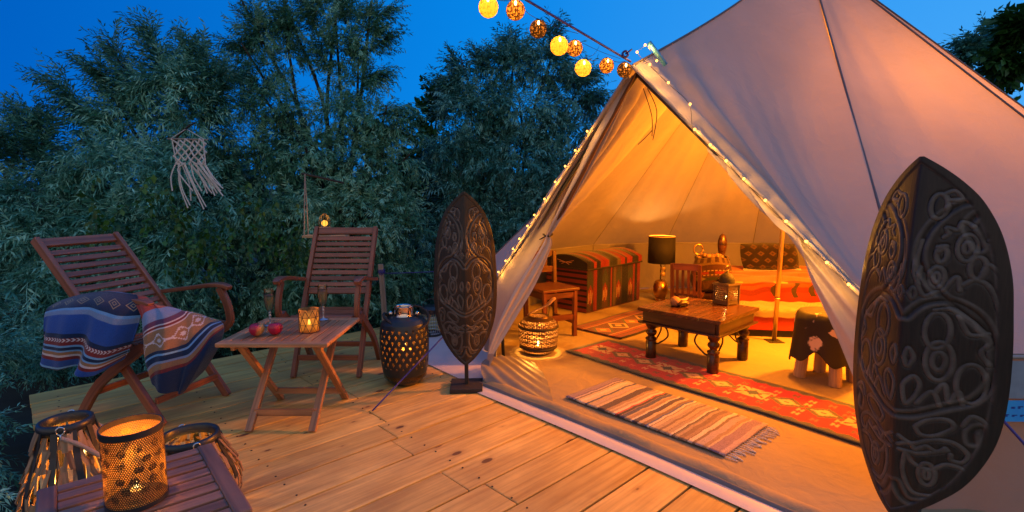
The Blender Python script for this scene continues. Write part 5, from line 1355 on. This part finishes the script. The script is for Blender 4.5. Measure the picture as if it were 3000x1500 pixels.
# ------------------------------------------------------------------ cowhide stool
cs = thing('cowhide_stool', 'log-legged stool draped in a black, white and brown cowhide', 'stool', (2.035, 3.32, .013), .6)
for i, (x, y) in enumerate([(-.10, -.13), (.10, -.15), (.12, .07), (-.09, .10)]):
    mb = MB(); mb.tube([(x * .98, y * .98, 0), (x * .8, y * .8, .30)], [.038, .034], 14); mb.build('leg', M['raw'], cs, smooth=False)
mb = MB(); mb.lathe([(.0005, .30), (.15, .30), (.165, .34), (.165, .40), (.14, .43), (.0005, .44)], seg=30); mb.build('seat', M['raw'], cs, smooth=True)
n, m = 40, 90; V, A_ = np.meshgrid(np.linspace(0, 1, n), np.linspace(0, 2 * PI, m, endpoint=False), indexing='ij')
s_ = V * .50; hem = .92 + .08 * np.sin(A_ * 3 + 1) + .05 * np.sin(A_ * 7)
s_ = s_ * hem; rr2 = np.where(s_ < .155, s_, .155 + .018 * np.sin(np.clip((s_ - .155) / .05, 0, 1) * PI / 2) + (s_ - .155) * .06) ; zz = np.where(s_ < .155, .452 - .012 * (s_ / .155) ** 3, .44 - (s_ - .155) * .96 + .0)
rr2 = rr2 * (1 + .05 * np.sin(A_ * 5 + V * 2) * (V > .35) * V + .02 * np.sin(A_ * 11) * V * (V > .35))
P = np.stack([rr2 * np.cos(A_), rr2 * np.sin(A_), zz], -1)
m_h, t, b, out = mat('cowhide'); tc_ = t.new('ShaderNodeTexCoord'); nz = t.new('ShaderNodeTexNoise'); t.link(tc_.outputs['Object'], nz.inputs[0]); nz.inputs['Scale'].default_value = 5.5; nz.inputs['Detail'].default_value = 4; nz.inputs['Distortion'].default_value = .4
sx_ = t.new('ShaderNodeSeparateXYZ'); t.link(tc_.outputs['Object'], sx_.inputs[0])
spot = t.ramp(nz.outputs[0], [(.60, 0.0), (.62, 1.0)]); br = t.ramp(t.math('MULTIPLY_ADD', sx_.outputs[0], 9.0, nz.outputs[0]), [(1.05, 0.0), (1.2, 1.0)])
col = t.mix(spot, (.012, .010, .010), (.62, .50, .42)); col = t.mix(br, col, (.16, .055, .02)); t.link(col, b.inputs['Base Color']); b.inputs['Roughness'].default_value = .6; b.inputs['Sheen Weight'].default_value = .0
nf = t.new('ShaderNodeTexNoise'); mpf = t.new('ShaderNodeMapping'); mpf.inputs['Scale'].default_value = (260, 260, 40); t.link(tc_.outputs['Object'], mpf.inputs[0]); t.link(mpf.outputs[0], nf.inputs[0]); bp = t.new('ShaderNodeBump'); bp.inputs['Strength'].default_value = .8; bp.inputs['Distance'].default_value = .003; t.link(nf.outputs[0], bp.inputs['Height']); t.link(bp.outputs[0], b.inputs['Normal'])
grid_mesh('cowhide', P, m_h, cs, close=True, solid=.006)

# lamp hanging inside the tent (its glow is what lights the canvas)
hl = thing('unseen_lamp', 'paper lamp hanging inside the tent on the right of the pole', 'lamp', (2.75, 3.78, 1.42))
mb = MB(); mb.sphere((0, 0, 0), .11, 20); mb.build('lamp_shade', glass('paper_shade', (.95, .92, .85), tint=(1, .8, .5), amount=.85, rough=.5), hl, smooth=True)
mb = MB(); mb.tube([(0, 0, .11), (-.36, .42, 1.3)], .003, 5); mb.build('cord', M['blackmat'], hl)
l_ = point('lamp_light', (0, 0, 0), 600, WARM, .09, hl); l_.location = (0, -.0, .0)
deck_fill = thing('unseen_lamp', 'unseen paper lamp added inside the tent near the door to brighten the deck', 'lamp', (1.95, 3.66, 1.25))  # extra lamp out of view, added to brighten the doorway and deck
mb = MB(); mb.sphere((0, 0, 0), .08, 20); mb.build('lamp_shade', glass('paper_shade', (.95, .92, .85), tint=(1, .8, .5), amount=.85, rough=.5), deck_fill, smooth=True)
mb = MB(); mb.tube([(0, 0, .08), (-.06, -.05, .80)], .003, 5); mb.build('cord', M['blackmat'], deck_fill)
l_ = point('lamp_light', (0, 0, 0), 125, WARM, .07, deck_fill); l_.location = (0, 0, 0)

# ------------------------------------------------------------------ things in the trees: macrame, shelf with lantern
mc = thing('macrame_hanging', 'white knotted macrame wall hanging with blown fringe, in the left tree', 'macrame', (-2.65, 4.35, 1.66))
K = 4.35 / 4.7
def mpnt(px, py, dy=0.0):      # flat drawing of the hanging: 1 unit = its width
    return Vector((px, dy, py))
bar_y = 0.0
mb = MB(); mb.tube([(-.165, 0, .004), (.165, .0, -.004)], .006, 8); mb.build('rod', M['stake'], mc, smooth=True)
mb = MB(); mb.tube([(-.14, 0, .004), (-.02, .02, .085)], .003, 5); mb.tube([(.14, 0, -.004), (-.02, .02, .085)], .003, 5); mb.build('cord', M['cotton'], mc)
mb = MB(); nc, nr = 9, 6
def kp(i, j): 
    w_ = .26 - .02 * j / nr; return Vector((-.13 + .01 * j / nr * 3 + w_ * i / nc + .012 * math.sin(j), .01 * math.sin(i * 1.3 + j), -.002 - j * .034))
for j in range(nr):
    for i in range(nc + 1):
        if (i + j) % 2 == 0:
            if j == nr - 1 and 2 < i < 5: continue
            if i < nc: mb.tube([kp(i, j), kp(i + 1, j + 1)], .0068, 5)
            if i > 0: mb.tube([kp(i, j), kp(i - 1, j + 1)], .0068, 5)
            mb.sphere(kp(i, j), .0105, 6)
for sg, x0 in ((-1, 0), (1, nc)): mb.tube([kp(x0, 0), kp(x0, nr)], .005, 5)
mb.build('knotted_net', M['cotton'], mc)
rg = random.Random(4); 
fr_ends = [(-.15, -.42), (-.03, -.56), (-.02, -.50), (.10, -.57), (.02, -.42), (.12, -.44), (.08, -.42), (.19, -.46), (.16, -.44), (.24, -.42), (.26, -.46), (.22, -.40)]
for i, (ex_, ez_) in enumerate(fr_ends):
    x0 = -.11 + .225 * i / (len(fr_ends) - 1); st_ = Vector((x0, 0, -.19)); en_ = Vector((ex_, rg.uniform(-.02, .02), ez_))
    mid = (st_ + en_) / 2 + Vector((rg.uniform(-.03, .03), rg.uniform(-.02, .02), .0))
    if i == 4: mid += Vector((-.06, 0, .05))
    mb = MB(); mb.tube(catmull([st_, mid, en_], 7), .0058, 5)
    if i % 2: mb.tube(catmull([st_ + Vector((.008, 0, 0)), mid + Vector((.012, 0, 0)), en_ + Vector((.02, 0, .02))], 7), .005, 5)
    mb.build('tassel', M['cotton'], mc)
sh = thing('hanging_shelf', 'small wooden shelf hung on ropes in the tree behind the upright chair', 'shelf', (-1.66, 4.42, .86))
mb = MB(); mb.box((.08, 0, 0), (.36, .12, .02)); mb.build('board', M['raw'], sh, bevel=.003)
for y_ in (-.045, .045):
    x_ = -.085; mb = MB(); mb.tube([(x_, y_, .0), (x_ + .006, y_ * .6, .25), (x_ + .012, 0, .52)], .0045, 6); mb.build('rope', M['rope_grey'], sh)
mb = MB(); mb.tube([(-.10, .0, .525), (.0, .12, .50), (.10, .45, .46)], .010, 6); mb.build('branch_bar', M['bark'], sh)
tl = thing('wire_lantern', 'little glowing wire lantern on the hanging shelf in the tree', 'lantern', (-1.585, 4.42, .935))
mb = MB(); mb.lathe([(.0005, -.065), (.035, -.065), (.045, -.03), (.052, 0), (.048, .004), (.0005, .0)], seg=24); mb.build('bowl', M['raw'], tl, smooth=True)
mb = MB()
for i in range(12):
    a = 2 * PI * i / 12; mb.tube([(.045 * math.cos(a), .045 * math.sin(a), 0), (.05 * math.cos(a), .05 * math.sin(a), .04), (.035 * math.cos(a), .035 * math.sin(a), .09), (.006 * math.cos(a), .006 * math.sin(a), .12)], .0016, 4)
mb.build('cage', M['iron'], tl)
mb = MB(); mb.sphere((0, 0, .035), .026, 14, 1.0); mb.build('candle', emit('glow_candle', (1, .42, .05), 1.6, True), tl, smooth=True)
l_ = point('candle_light', (0, 0, 0), .9, CANDLE, .02, tl); l_.location = (0, 0, .075)

# ------------------------------------------------------------------ trees
rngt = np.random.default_rng(21)
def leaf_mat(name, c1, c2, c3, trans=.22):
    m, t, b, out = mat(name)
    at = t.new('ShaderNodeAttribute', attribute_name='wear_or_shade')
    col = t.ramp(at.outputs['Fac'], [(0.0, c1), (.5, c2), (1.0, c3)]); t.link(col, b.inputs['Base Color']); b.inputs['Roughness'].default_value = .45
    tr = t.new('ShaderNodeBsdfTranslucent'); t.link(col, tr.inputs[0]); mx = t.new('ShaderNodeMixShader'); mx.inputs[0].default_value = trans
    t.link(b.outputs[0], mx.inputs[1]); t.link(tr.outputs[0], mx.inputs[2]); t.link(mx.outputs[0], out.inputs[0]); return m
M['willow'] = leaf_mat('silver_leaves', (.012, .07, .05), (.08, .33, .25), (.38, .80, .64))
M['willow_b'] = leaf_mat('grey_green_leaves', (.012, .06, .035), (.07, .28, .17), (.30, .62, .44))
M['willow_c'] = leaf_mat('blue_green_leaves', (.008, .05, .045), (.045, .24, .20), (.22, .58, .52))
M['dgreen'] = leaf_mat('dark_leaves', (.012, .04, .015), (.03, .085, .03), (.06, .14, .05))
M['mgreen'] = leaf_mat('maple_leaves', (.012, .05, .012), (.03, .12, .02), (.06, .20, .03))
def spray(rg, L_=.25, nl=15, ll=.070, lw=.0125, droop=.25, broad=False):
    V = []; F = []
    def tw(s_): return np.array((s_ * L_, 0, -droop * L_ * s_ ** 2))
    for i in range(nl):
        s_ = (i + .6) / nl; p = tw(s_); sd = 1 if i % 2 else -1
        yaw = sd * rg.uniform(.45, 1.0); pit = rg.uniform(-1.35, .3); l = ll * rg.uniform(.65, 1.15) * (1 - .35 * s_ ** 3)
        d = np.array((math.cos(yaw) * math.cos(pit), math.sin(yaw) * math.cos(pit), math.sin(pit)))
        side = np.cross(d, (0, 0, 1)); side /= np.linalg.norm(side); roll = rg.uniform(-.9, .9)
        up = np.cross(side, d); side = side * math.cos(roll) + up * math.sin(roll); upn = np.cross(side, d)
        w_ = lw * rg.uniform(.8, 1.2)
        b = len(V); mid = p + d * l * .45 - np.array((0, 0, .05 * l)); tip = p + d * l - np.array((0, 0, .22 * l))
        V += [p, mid + side * w_ / 2, tip, mid - side * w_ / 2]; F.append((b, b + 1, b + 2, b + 3))
    # twig
    for k in range(3):
        a, c = tw(k / 3), tw((k + 1) / 3); b = len(V); r = .0016
        V += [a + (0, r, 0), a - (0, r, 0), c - (0, r, 0), c + (0, r, 0)]; F.append((b, b + 1, b + 2, b + 3))
    return np.array(V), np.array(F)
def make_crown(name, bases, dirs, mt, parent, label=None, sc=(.75, 1.2), wear_or_shade=None, **kw):
    n = len(bases); rg = random.Random(n); T = [spray(rg, **kw) for _ in range(6)]
    pick = rngt.integers(0, 6, n); VV = []; FF = []; WW = []; off = 0
    d = dirs / np.linalg.norm(dirs, axis=1, keepdims=True)
    up = np.array((0, 0, 1.0)) + rngt.normal(0, .25, (n, 3)); y = np.cross(up, d); y /= np.linalg.norm(y, axis=1, keepdims=True); z = np.cross(d, y)
    s_ = rngt.uniform(*sc, n)
    wv = rngt.beta(2, 2.2, n) if wear_or_shade is None else wear_or_shade
    for k in range(6):
        i = np.where(pick == k)[0]
        if len(i) == 0: continue
        V, F = T[k]; M3 = np.stack([d[i], y[i], z[i]], 1)      # rows axes
        P = np.einsum('vj,njk->nvk', V, M3) * s_[i][:, None, None] + bases[i][:, None, :]
        VV.append(P.reshape(-1, 3)); FF.append((F[None] + (np.arange(len(i)) * len(V))[:, None, None] + off).reshape(-1, 4)); off += len(i) * len(V)
        WW.append(np.clip(np.repeat(wv[i], len(V)) + rngt.normal(0, .12, len(i) * len(V)), 0, 1))
    V = np.concatenate(VV) - np.array(parent.location); F = np.concatenate(FF)
    me = bpy.data.meshes.new(name); me.vertices.add(len(V)); me.vertices.foreach_set('co', V.ravel()); me.loops.add(F.size); me.loops.foreach_set('vertex_index', F.ravel().astype(np.int32))
    me.polygons.add(len(F)); me.polygons.foreach_set('loop_start', np.arange(0, F.size, 4, dtype=np.int32))
    a = me.attributes.new('wear_or_shade', 'FLOAT', 'POINT'); a.data.foreach_set('value', np.concatenate(WW).astype(np.float32)); me.update()
    me.materials.append(mt); o = bpy.data.objects.new(name, me); C.objects.link(o); o.parent = parent; return o
def lobe_pts(lobes, dens, up=.25, droop=0.0, inner=(.45, 1.0)):
    B = []; D = []; Wv = []
    for (x, y, z, rx, rz) in lobes:
        rx = max(.12, rx - .13); rz = max(.12, rz - .13)
        n = int(dens * (rx + .08) * (rz + .08) / .16); v = rngt.normal(size=(n, 3)); v /= np.linalg.norm(v, axis=1, keepdims=True)
        v[:, 1] = np.where(v[:, 1] > .35, -v[:, 1], v[:, 1])          # most of the leaves on the open side
        rad = rngt.uniform(inner[0], inner[1], n) ** .7
        cl = .82 + .18 * np.sin(v[:, 0] * 7 + x * 3) * np.sin(v[:, 2] * 8 + z * 5)
        ncl = max(3, n // 16); ci = rngt.integers(0, ncl, n); vc = rngt.normal(size=(ncl, 3)); vc /= np.linalg.norm(vc, axis=1, keepdims=True); vc[:, 1] = np.where(vc[:, 1] > .35, -vc[:, 1], vc[:, 1])
        far_ = rngt.random(n) < .25; v = np.where(far_[:, None], v, vc[ci] + rngt.normal(0, .17, (n, 3))); clr = rngt.uniform(.6, 1.08, ncl)[ci]; clw = rngt.normal(0, .16, ncl)[ci]
        rad = np.where(far_, rad * .9, clr); cl = 1.0
        p = v * np.stack([np.full(n, rx), np.full(n, (rx + rz) * .42), np.full(n, rz)], 1) * (rad * cl)[:, None] + (x, y, z)
        d = v + np.array((0, 0, up)) + rngt.normal(0, .65, (n, 3)); hi_ = np.clip((p[:, 2] - 1.9) / 1.3, 0, 1)
        d[:, 2] += hi_ * .55 - (1 - hi_) * droop
        B.append(p); D.append(d); Wv.append(np.clip(rngt.beta(2, 2.2, n) * .55 + (rad - .5) * .7 + clw + v[:, 2] * .12, 0, 1))  # random leaf tone plus painted shade: inner leaves darker, upward ones lighter
    B = np.concatenate(B); D = np.concatenate(D); Wv = np.concatenate(Wv); k = B[:, 2] > -.25
    # keep clear of the deck space where the chairs stand
    nn_ = B[:, 0] * nrm.x + B[:, 1] * nrm.y; uu_ = B[:, 0] * u.x + B[:, 1] * u.y
    k &= ~((nn_ < 4.30) & (uu_ > -.12) & (B[:, 2] < 1.15))
    return B[k], D[k], Wv[k]
def leader_pts(leads, step=.011):
    B = []; D = []
    for L_ in leads:
        q = np.array(catmull(L_, 20)); seg = np.linalg.norm(np.diff(q, axis=0), axis=1); s_ = np.r_[0, np.cumsum(seg)]; n = int(s_[-1] / step)
        ss = np.linspace(0, s_[-1], n); P = np.stack([np.interp(ss, s_, q[:, k]) for k in range(3)], 1); T_ = np.gradient(P, axis=0); T_ /= np.linalg.norm(T_, axis=1, keepdims=True)
        fr_ = ss / s_[-1]
        for r_ in range(3):
            jit = rngt.normal(0, 1, (n, 3)); jit -= (jit * T_).sum(1, keepdims=True) * T_
            keepm = rngt.random(n) < (1.0 - .45 * fr_)
            keepm &= fr_ < .87
            B.append((P + jit * .03 * (1 - fr_)[:, None])[keepm]); D.append((T_ * 1.0 + jit * (.55 - .25 * fr_[:, None]))[keepm])
    return np.concatenate(B), np.concatenate(D)
def tree(name, label, cat, lobes, leads, mt, dens, base, group=None, up=.25, droop=.6, limbs=True, kw=None, sc=(.75, 1.2), lsc=None):
    kw = kw or {}
    t_ = thing(name, label, cat, base, 0, group)
    B, D, Wv = lobe_pts(lobes, dens, up, droop)
    if leads:
        b2, d2 = leader_pts(leads); B = np.concatenate([B, b2]); D = np.concatenate([D, d2]); Wv = np.r_[Wv, rngt.beta(2, 3, len(b2)) * .8]
    make_crown('crown', B, D, mt, t_, sc=sc, wear_or_shade=Wv, **kw)
    if limbs:
        mb = MB(); b0 = Vector(base); rg = random.Random(len(lobes)); 
        top = max(lobes, key=lambda l: l[2]); zc = (base[2] + top[2]) / 2
        fork = Vector((base[0] + (top[0] - base[0]) * .35, base[1] + (top[1] - base[1]) * .35, base[2] + (top[2] - base[2]) * .28))
        mb.tube(catmull([b0, (b0 + fork) / 2 + Vector((.05, 0, 0)), fork], 5), [.07 - .003 * i for i in range(11)], 9)
        for l in lobes:
            e = Vector(l[:3]); mid = (fork + e) / 2 + Vector((rg.uniform(-.15, .15), rg.uniform(-.1, .1), .12 + rg.uniform(0, .15)))
            pts = catmull([fork, mid, e, e + (e - mid) * .45], 5); n = len(pts); mb.tube(pts, [.024 * (1 - .85 * i / n) + .003 for i in range(n)], 6)
        for L_ in leads or []:
            pts = catmull(L_, 6); n = len(pts); mb.tube(pts, [.012 * (1 - i / n) + .002 for i in range(n)], 5)
        mb.build('trunk', M['bark'], t_, world=True, smooth=True)
    return t_
LB_A = [(-3.71, 5.2, 1.86, 0.38, 0.34), (-4.17, 5.2, 1.56, 0.51, 0.36), (-3.33, 5.3, 2.15, 0.34, 0.4), (-3.15, 5.4, 1.85, 0.37, 0.41), (-3.61, 5.0, 1.36, 0.65, 0.38), (-4.42, 4.9, 1.36, 0.45, 0.3), (-4.64, 4.7, 1.24, 0.39, 0.39), (-4.18, 4.7, 0.96, 0.61, 0.39), (-3.62, 4.8, 0.81, 0.62, 0.4), (-3.06, 5.0, 1.1, 0.49, 0.46), (-3.01, 4.8, 0.59, 0.51, 0.44), (-3.77, 4.7, 0.31, 0.57, 0.39), (-4.07, 4.3, 0.45, 0.46, 0.43), (-3.24, 4.8, 0.06, 0.55, 0.37), (-3.74, 4.4, -0.05, 0.4, 0.3)]
LB_B = [(-2.78, 6.0, 2.95, 0.28, 0.28), (-2.44, 6.1, 3.07, 0.32, 0.28), (-2.0, 6.2, 3.23, 0.42, 0.33), (-1.62, 6.1, 2.98, 0.24, 0.39), (-2.75, 5.9, 2.53, 0.3, 0.31), (-2.46, 6.0, 2.7, 0.27, 0.25), (-1.96, 6.1, 2.77, 0.39, 0.28), (-1.72, 6.0, 2.42, 0.34, 0.23), (-2.58, 5.8, 2.11, 0.49, 0.31), (-1.85, 5.8, 2.03, 0.49, 0.31), (-1.42, 5.8, 1.94, 0.35, 0.31), (-2.81, 5.6, 1.59, 0.43, 0.38), (-2.18, 5.6, 1.59, 0.55, 0.38), (-1.55, 5.6, 1.46, 0.51, 0.38), (-1.23, 5.7, 1.51, 0.3, 0.3), (-2.69, 5.3, 0.93, 0.44, 0.44), (-2.09, 5.2, 0.94, 0.51, 0.44), (-1.56, 5.3, 0.93, 0.52, 0.44), (-1.23, 5.6, 0.92, 0.34, 0.43), (-2.56, 5.2, 0.29, 0.47, 0.44), (-1.88, 5.2, 0.29, 0.59, 0.44), (-1.33, 5.6, 0.22, 0.43, 0.51), (-2.79, 5.2, -0.24, 0.4, 0.36), (-2.05, 5.4, -0.25, 0.66, 0.33)]
LB_Cc = [(0.01, 7.0, 2.85, 0.48, 0.32), (-0.56, 7.0, 2.63, 0.4, 0.32), (0.47, 7.0, 2.85, 0.37, 0.32), (0.78, 6.9, 2.43, 0.37, 0.39), (-0.5, 6.8, 2.17, 0.47, 0.41), (0.11, 6.8, 2.22, 0.57, 0.41), (0.67, 6.8, 1.87, 0.47, 0.41), (-0.68, 6.6, 1.66, 0.45, 0.4), (-0.04, 6.6, 1.56, 0.65, 0.45), (0.56, 6.6, 1.31, 0.5, 0.45), (-0.53, 6.5, 0.97, 0.49, 0.49), (0.21, 6.5, 0.87, 0.54, 0.49), (-1.02, 6.4, 0.48, 0.44, 0.54), (-0.33, 6.4, 0.28, 0.58, 0.54), (-1.1, 6.2, -0.17, 0.47, 0.38), (-0.44, 6.4, -0.32, 0.54, 0.34)]
LB_D = [(-1.09, 7.6, 2.17, 0.28, 0.35), (-1.13, 7.6, 1.72, 0.46, 0.46), (-1.25, 7.6, 1.16, 0.4, 0.52)]
LB_Em = [(-6.78, 7.5, 0.82, 1.48, 0.68), (-5.12, 7.6, 1.04, 1.33, 0.75), (-3.46, 7.8, 1.33, 1.19, 0.77), (-1.82, 7.8, 1.04, 1.19, 0.77), (-0.24, 8.2, 1.03, 1.37, 0.75), (-5.9, 7.0, -0.24, 1.6, 0.69), (-3.73, 7.0, -0.24, 1.6, 0.75), (-1.61, 7.2, -0.28, 1.42, 0.77), (0.07, 7.5, -0.11, 1.03, 0.8)]
LB_Fm = [(-3.6, 3.7, 0.23, 0.25, 0.25), (-3.33, 3.2, 0.19, 0.27, 0.29), (-2.96, 2.95, 0.02, 0.16, 0.18), (-2.53, 2.4, 0.0, 0.15, 0.18), (-2.19, 2.1, -0.06, 0.08, 0.13), (-3.39, 3.9, -0.04, 0.3, 0.18), (-3.15, 4.2, -0.06, 0.32, 0.16), (-2.91, 4.5, -0.08, 0.31, 0.17)]
LB_G = [(14.12, 16.0, 5.2, 0.46, 0.44), (13.75, 15.0, 4.36, 0.46, 0.34)]
LB_Hh = [(12.35, 13.0, 4.73, 0.3, 0.25), (12.28, 13.0, 4.08, 0.46, 0.3), (12.62, 13.0, 3.61, 0.59, 0.4)]
LD_Al = [[(-3.72, 5.2, 1.79), (-4.01, 5.1, 1.96), (-4.15, 5.0, 2.15), (-4.31, 5.0, 2.33)], [(-3.56, 5.2, 1.83), (-3.8, 5.2, 2.17), (-3.9, 5.1, 2.35), (-3.95, 5.0, 2.43)], [(-3.47, 5.2, 2.02), (-3.71, 5.2, 2.37), (-3.81, 5.2, 2.56), (-3.88, 5.2, 2.69)], [(-3.37, 5.3, 2.11), (-3.42, 5.3, 2.45), (-3.5, 5.3, 2.71), (-3.55, 5.3, 2.85)], [(-3.29, 5.3, 2.15), (-3.19, 5.3, 2.41), (-3.15, 5.3, 2.69)], [(-3.19, 5.3, 1.95), (-3.04, 5.3, 2.34), (-3.02, 5.3, 2.64)], [(-3.1, 5.4, 1.81), (-2.95, 5.4, 2.2), (-2.88, 5.4, 2.48)], [(-4.53, 4.9, 1.43), (-4.49, 4.9, 1.72), (-4.51, 4.9, 1.95)], [(-4.34, 4.9, 1.43), (-4.33, 4.9, 1.75), (-4.34, 4.9, 2.0)], [(-4.59, 4.7, 1.42), (-4.53, 4.7, 1.63), (-4.51, 4.7, 1.75)]]
LD_Bl = [[(-2.76, 6.0, 2.83), (-2.83, 6.0, 3.08), (-2.89, 6.0, 3.28)], [(-2.45, 6.0, 2.95), (-2.49, 6.0, 3.16), (-2.51, 6.0, 3.32)], [(-2.18, 6.1, 2.98), (-2.25, 6.1, 3.28), (-2.37, 6.1, 3.49)], [(-1.89, 6.2, 3.14), (-1.92, 6.2, 3.4), (-1.83, 6.2, 3.66)], [(-1.64, 6.1, 2.98), (-1.46, 6.1, 3.2), (-1.31, 6.1, 3.3)], [(-1.6, 6.1, 2.81), (-1.44, 6.1, 2.94), (-1.33, 6.1, 3.0)], [(-1.68, 6.0, 2.4), (-1.49, 6.0, 2.53), (-1.36, 6.0, 2.56)], [(-2.85, 6.0, 2.78), (-3.0, 6.0, 2.83), (-3.12, 6.0, 2.87)], [(-2.78, 5.9, 2.47), (-2.95, 5.9, 2.51), (-3.09, 5.9, 2.55)], [(-1.46, 5.8, 2.07), (-1.24, 5.8, 2.11), (-1.09, 5.8, 2.09)], [(-1.42, 5.8, 1.9), (-1.2, 5.8, 1.9), (-1.05, 5.8, 1.84)]]
LD_Cl = [[(0.06, 7.0, 2.9), (-0.02, 7.0, 3.1), (-0.05, 7.0, 3.26)], [(-0.56, 7.0, 2.7), (-0.71, 7.0, 2.88), (-0.75, 7.0, 3.0)], [(-0.35, 7.0, 2.75), (-0.4, 7.0, 2.95), (-0.45, 7.0, 3.05)], [(0.42, 7.0, 2.95), (0.5, 7.0, 3.2), (0.49, 7.0, 3.39)], [(0.67, 6.9, 2.58), (0.93, 6.9, 2.73), (1.05, 6.9, 2.78)], [(0.78, 6.9, 2.38), (1.03, 6.9, 2.46), (1.18, 6.9, 2.48)], [(-0.65, 6.9, 2.43), (-0.83, 6.9, 2.61), (-0.93, 6.9, 2.7)]]
LD_Dl = [[(-1.09, 7.6, 2.28), (-1.07, 7.6, 2.47), (-1.06, 7.6, 2.61)]]
LD_Gl = [[(14.11, 16.0, 5.31), (14.11, 16.0, 5.6), (14.11, 16.0, 5.79)], [(13.89, 16.0, 5.2), (13.67, 16.0, 5.31), (13.51, 16.0, 5.43)]]
LD_Hl = [[(12.45, 13.0, 4.27), (12.15, 13.0, 4.36), (11.96, 13.0, 4.4)], [(12.48, 13.0, 4.82), (12.27, 13.0, 5.05), (12.14, 13.0, 5.16)]]
LB_A = [(x, y, z - (.16 if x < -3.9 else 0), rx, rz) for x, y, z, rx, rz in LB_A]
G1 = 'silvery trees behind the deck'
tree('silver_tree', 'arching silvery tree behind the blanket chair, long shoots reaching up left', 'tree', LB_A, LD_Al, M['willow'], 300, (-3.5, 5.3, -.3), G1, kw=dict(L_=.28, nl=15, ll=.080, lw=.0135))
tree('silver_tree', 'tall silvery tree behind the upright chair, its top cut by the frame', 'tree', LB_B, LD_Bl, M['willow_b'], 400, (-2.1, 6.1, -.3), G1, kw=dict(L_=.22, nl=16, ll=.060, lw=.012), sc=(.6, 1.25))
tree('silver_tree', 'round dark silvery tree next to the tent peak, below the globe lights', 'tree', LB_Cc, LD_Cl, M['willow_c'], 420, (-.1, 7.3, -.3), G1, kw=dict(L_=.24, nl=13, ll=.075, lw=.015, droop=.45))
kwb = dict(L_=.30, nl=12, ll=.10, lw=.055, droop=.2)
tree('maple_tree', 'small bright green broad-leaved tree in the gap between the silvery trees', 'tree', LB_D, LD_Dl, M['mgreen'], 110, (-1.2, 7.7, -.3), kw=kwb)
hd = thing('hedge', 'dark hedge closing the view behind the silvery trees', 'hedge', (-2, 7.6, -.3)); hd['kind'] = 'stuff'
B, D, Wv = lobe_pts(LB_Em, 26, .1, .3); make_crown('foliage', B, D, M['dgreen'], hd, sc=(1.2, 1.9), wear_or_shade=Wv * .6, L_=.36, nl=14, ll=.13, lw=.07, droop=.2)['kind'] = 'stuff'
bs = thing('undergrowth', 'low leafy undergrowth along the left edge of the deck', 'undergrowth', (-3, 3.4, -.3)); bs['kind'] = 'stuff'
B, D, Wv = lobe_pts(LB_Fm, 380, .3, .0); make_crown('foliage', B, D, M['willow'], bs, sc=(.5, .9), wear_or_shade=Wv * .8, L_=.28, nl=16, ll=.055, lw=.012, droop=.4)['kind'] = 'stuff'
tree('far_tree', 'faint bluish tree far off, its tip above the right tent slope', 'tree', LB_G, LD_Gl, M['willow'], 3.2, (15, 16.3, -.3), sc=(1.6, 2.6), kw=dict(L_=.34, nl=16, ll=.10, lw=.028))
tree('walnut_tree', 'dark green large-leaved tree at the right edge above the tent', 'tree', LB_Hh, LD_Hl, M['mgreen'], 4, (14.3, 13.3, -.3), sc=(1.4, 2.2), kw=dict(L_=.36, nl=14, ll=.17, lw=.06, droop=.3))
# a creeper with broad leaves hanging in front of the silvery trees
vn = thing('climbing_vine', 'broad-leaved green creeper hanging through the silvery foliage behind the blanket chair', 'vine', (-2.8, 4.5, .2))
n = 150; cl = np.array([(-2.75, 4.42, .95), (-2.95, 4.40, 1.12), (-2.55, 4.45, .75), (-2.25, 4.5, 1.0), (-3.3, 4.3, 1.05), (-1.9, 4.6, .9)]); ci = rngt.integers(0, 6, n)
B = cl[ci] + rngt.normal(0, 1, (n, 3)) * (.09, .05, .16); D = rngt.normal(0, .5, (n, 3)) + (0, -.6, -.4)
make_crown('leaves', B, D, M['mgreen'], vn, sc=(.7, 1.1), L_=.22, nl=6, ll=.062, lw=.040, droop=.4)

tr1 = bpy.data.objects['silver_tree']
mb = MB(); mb.tube(catmull([(-3.15, 5.1, 1.45), (-2.98, 4.7, 1.66), (-2.67, 4.37, 1.748), (-2.48, 4.18, 1.77)], 6), [.016 - .0006 * i for i in range(19)], 6); mb.build('branch', M['bark'], tr1, world=True, smooth=True)
mb = MB(); rg = random.Random(5)
for k in range(-4, 17):
    for q in range(0, 9):
        for off in (.045, width - .045):
            a = .761 + k * width + off; uu_ = .12 + q * .62 + rg.uniform(-.006, .006)
            if a > 4.1: continue
            p = u * uu_ + nrm * a; mb.lathe([(.0045, -.001), (.0045, .0012), (.0004, .0010)], (p.x, p.y, 0), 8)
sc_ = mb.build('screw_heads', simple('rusty_screw', (.06, .045, .04), .5, .6), deck); sc_['kind'] = 'stuff'
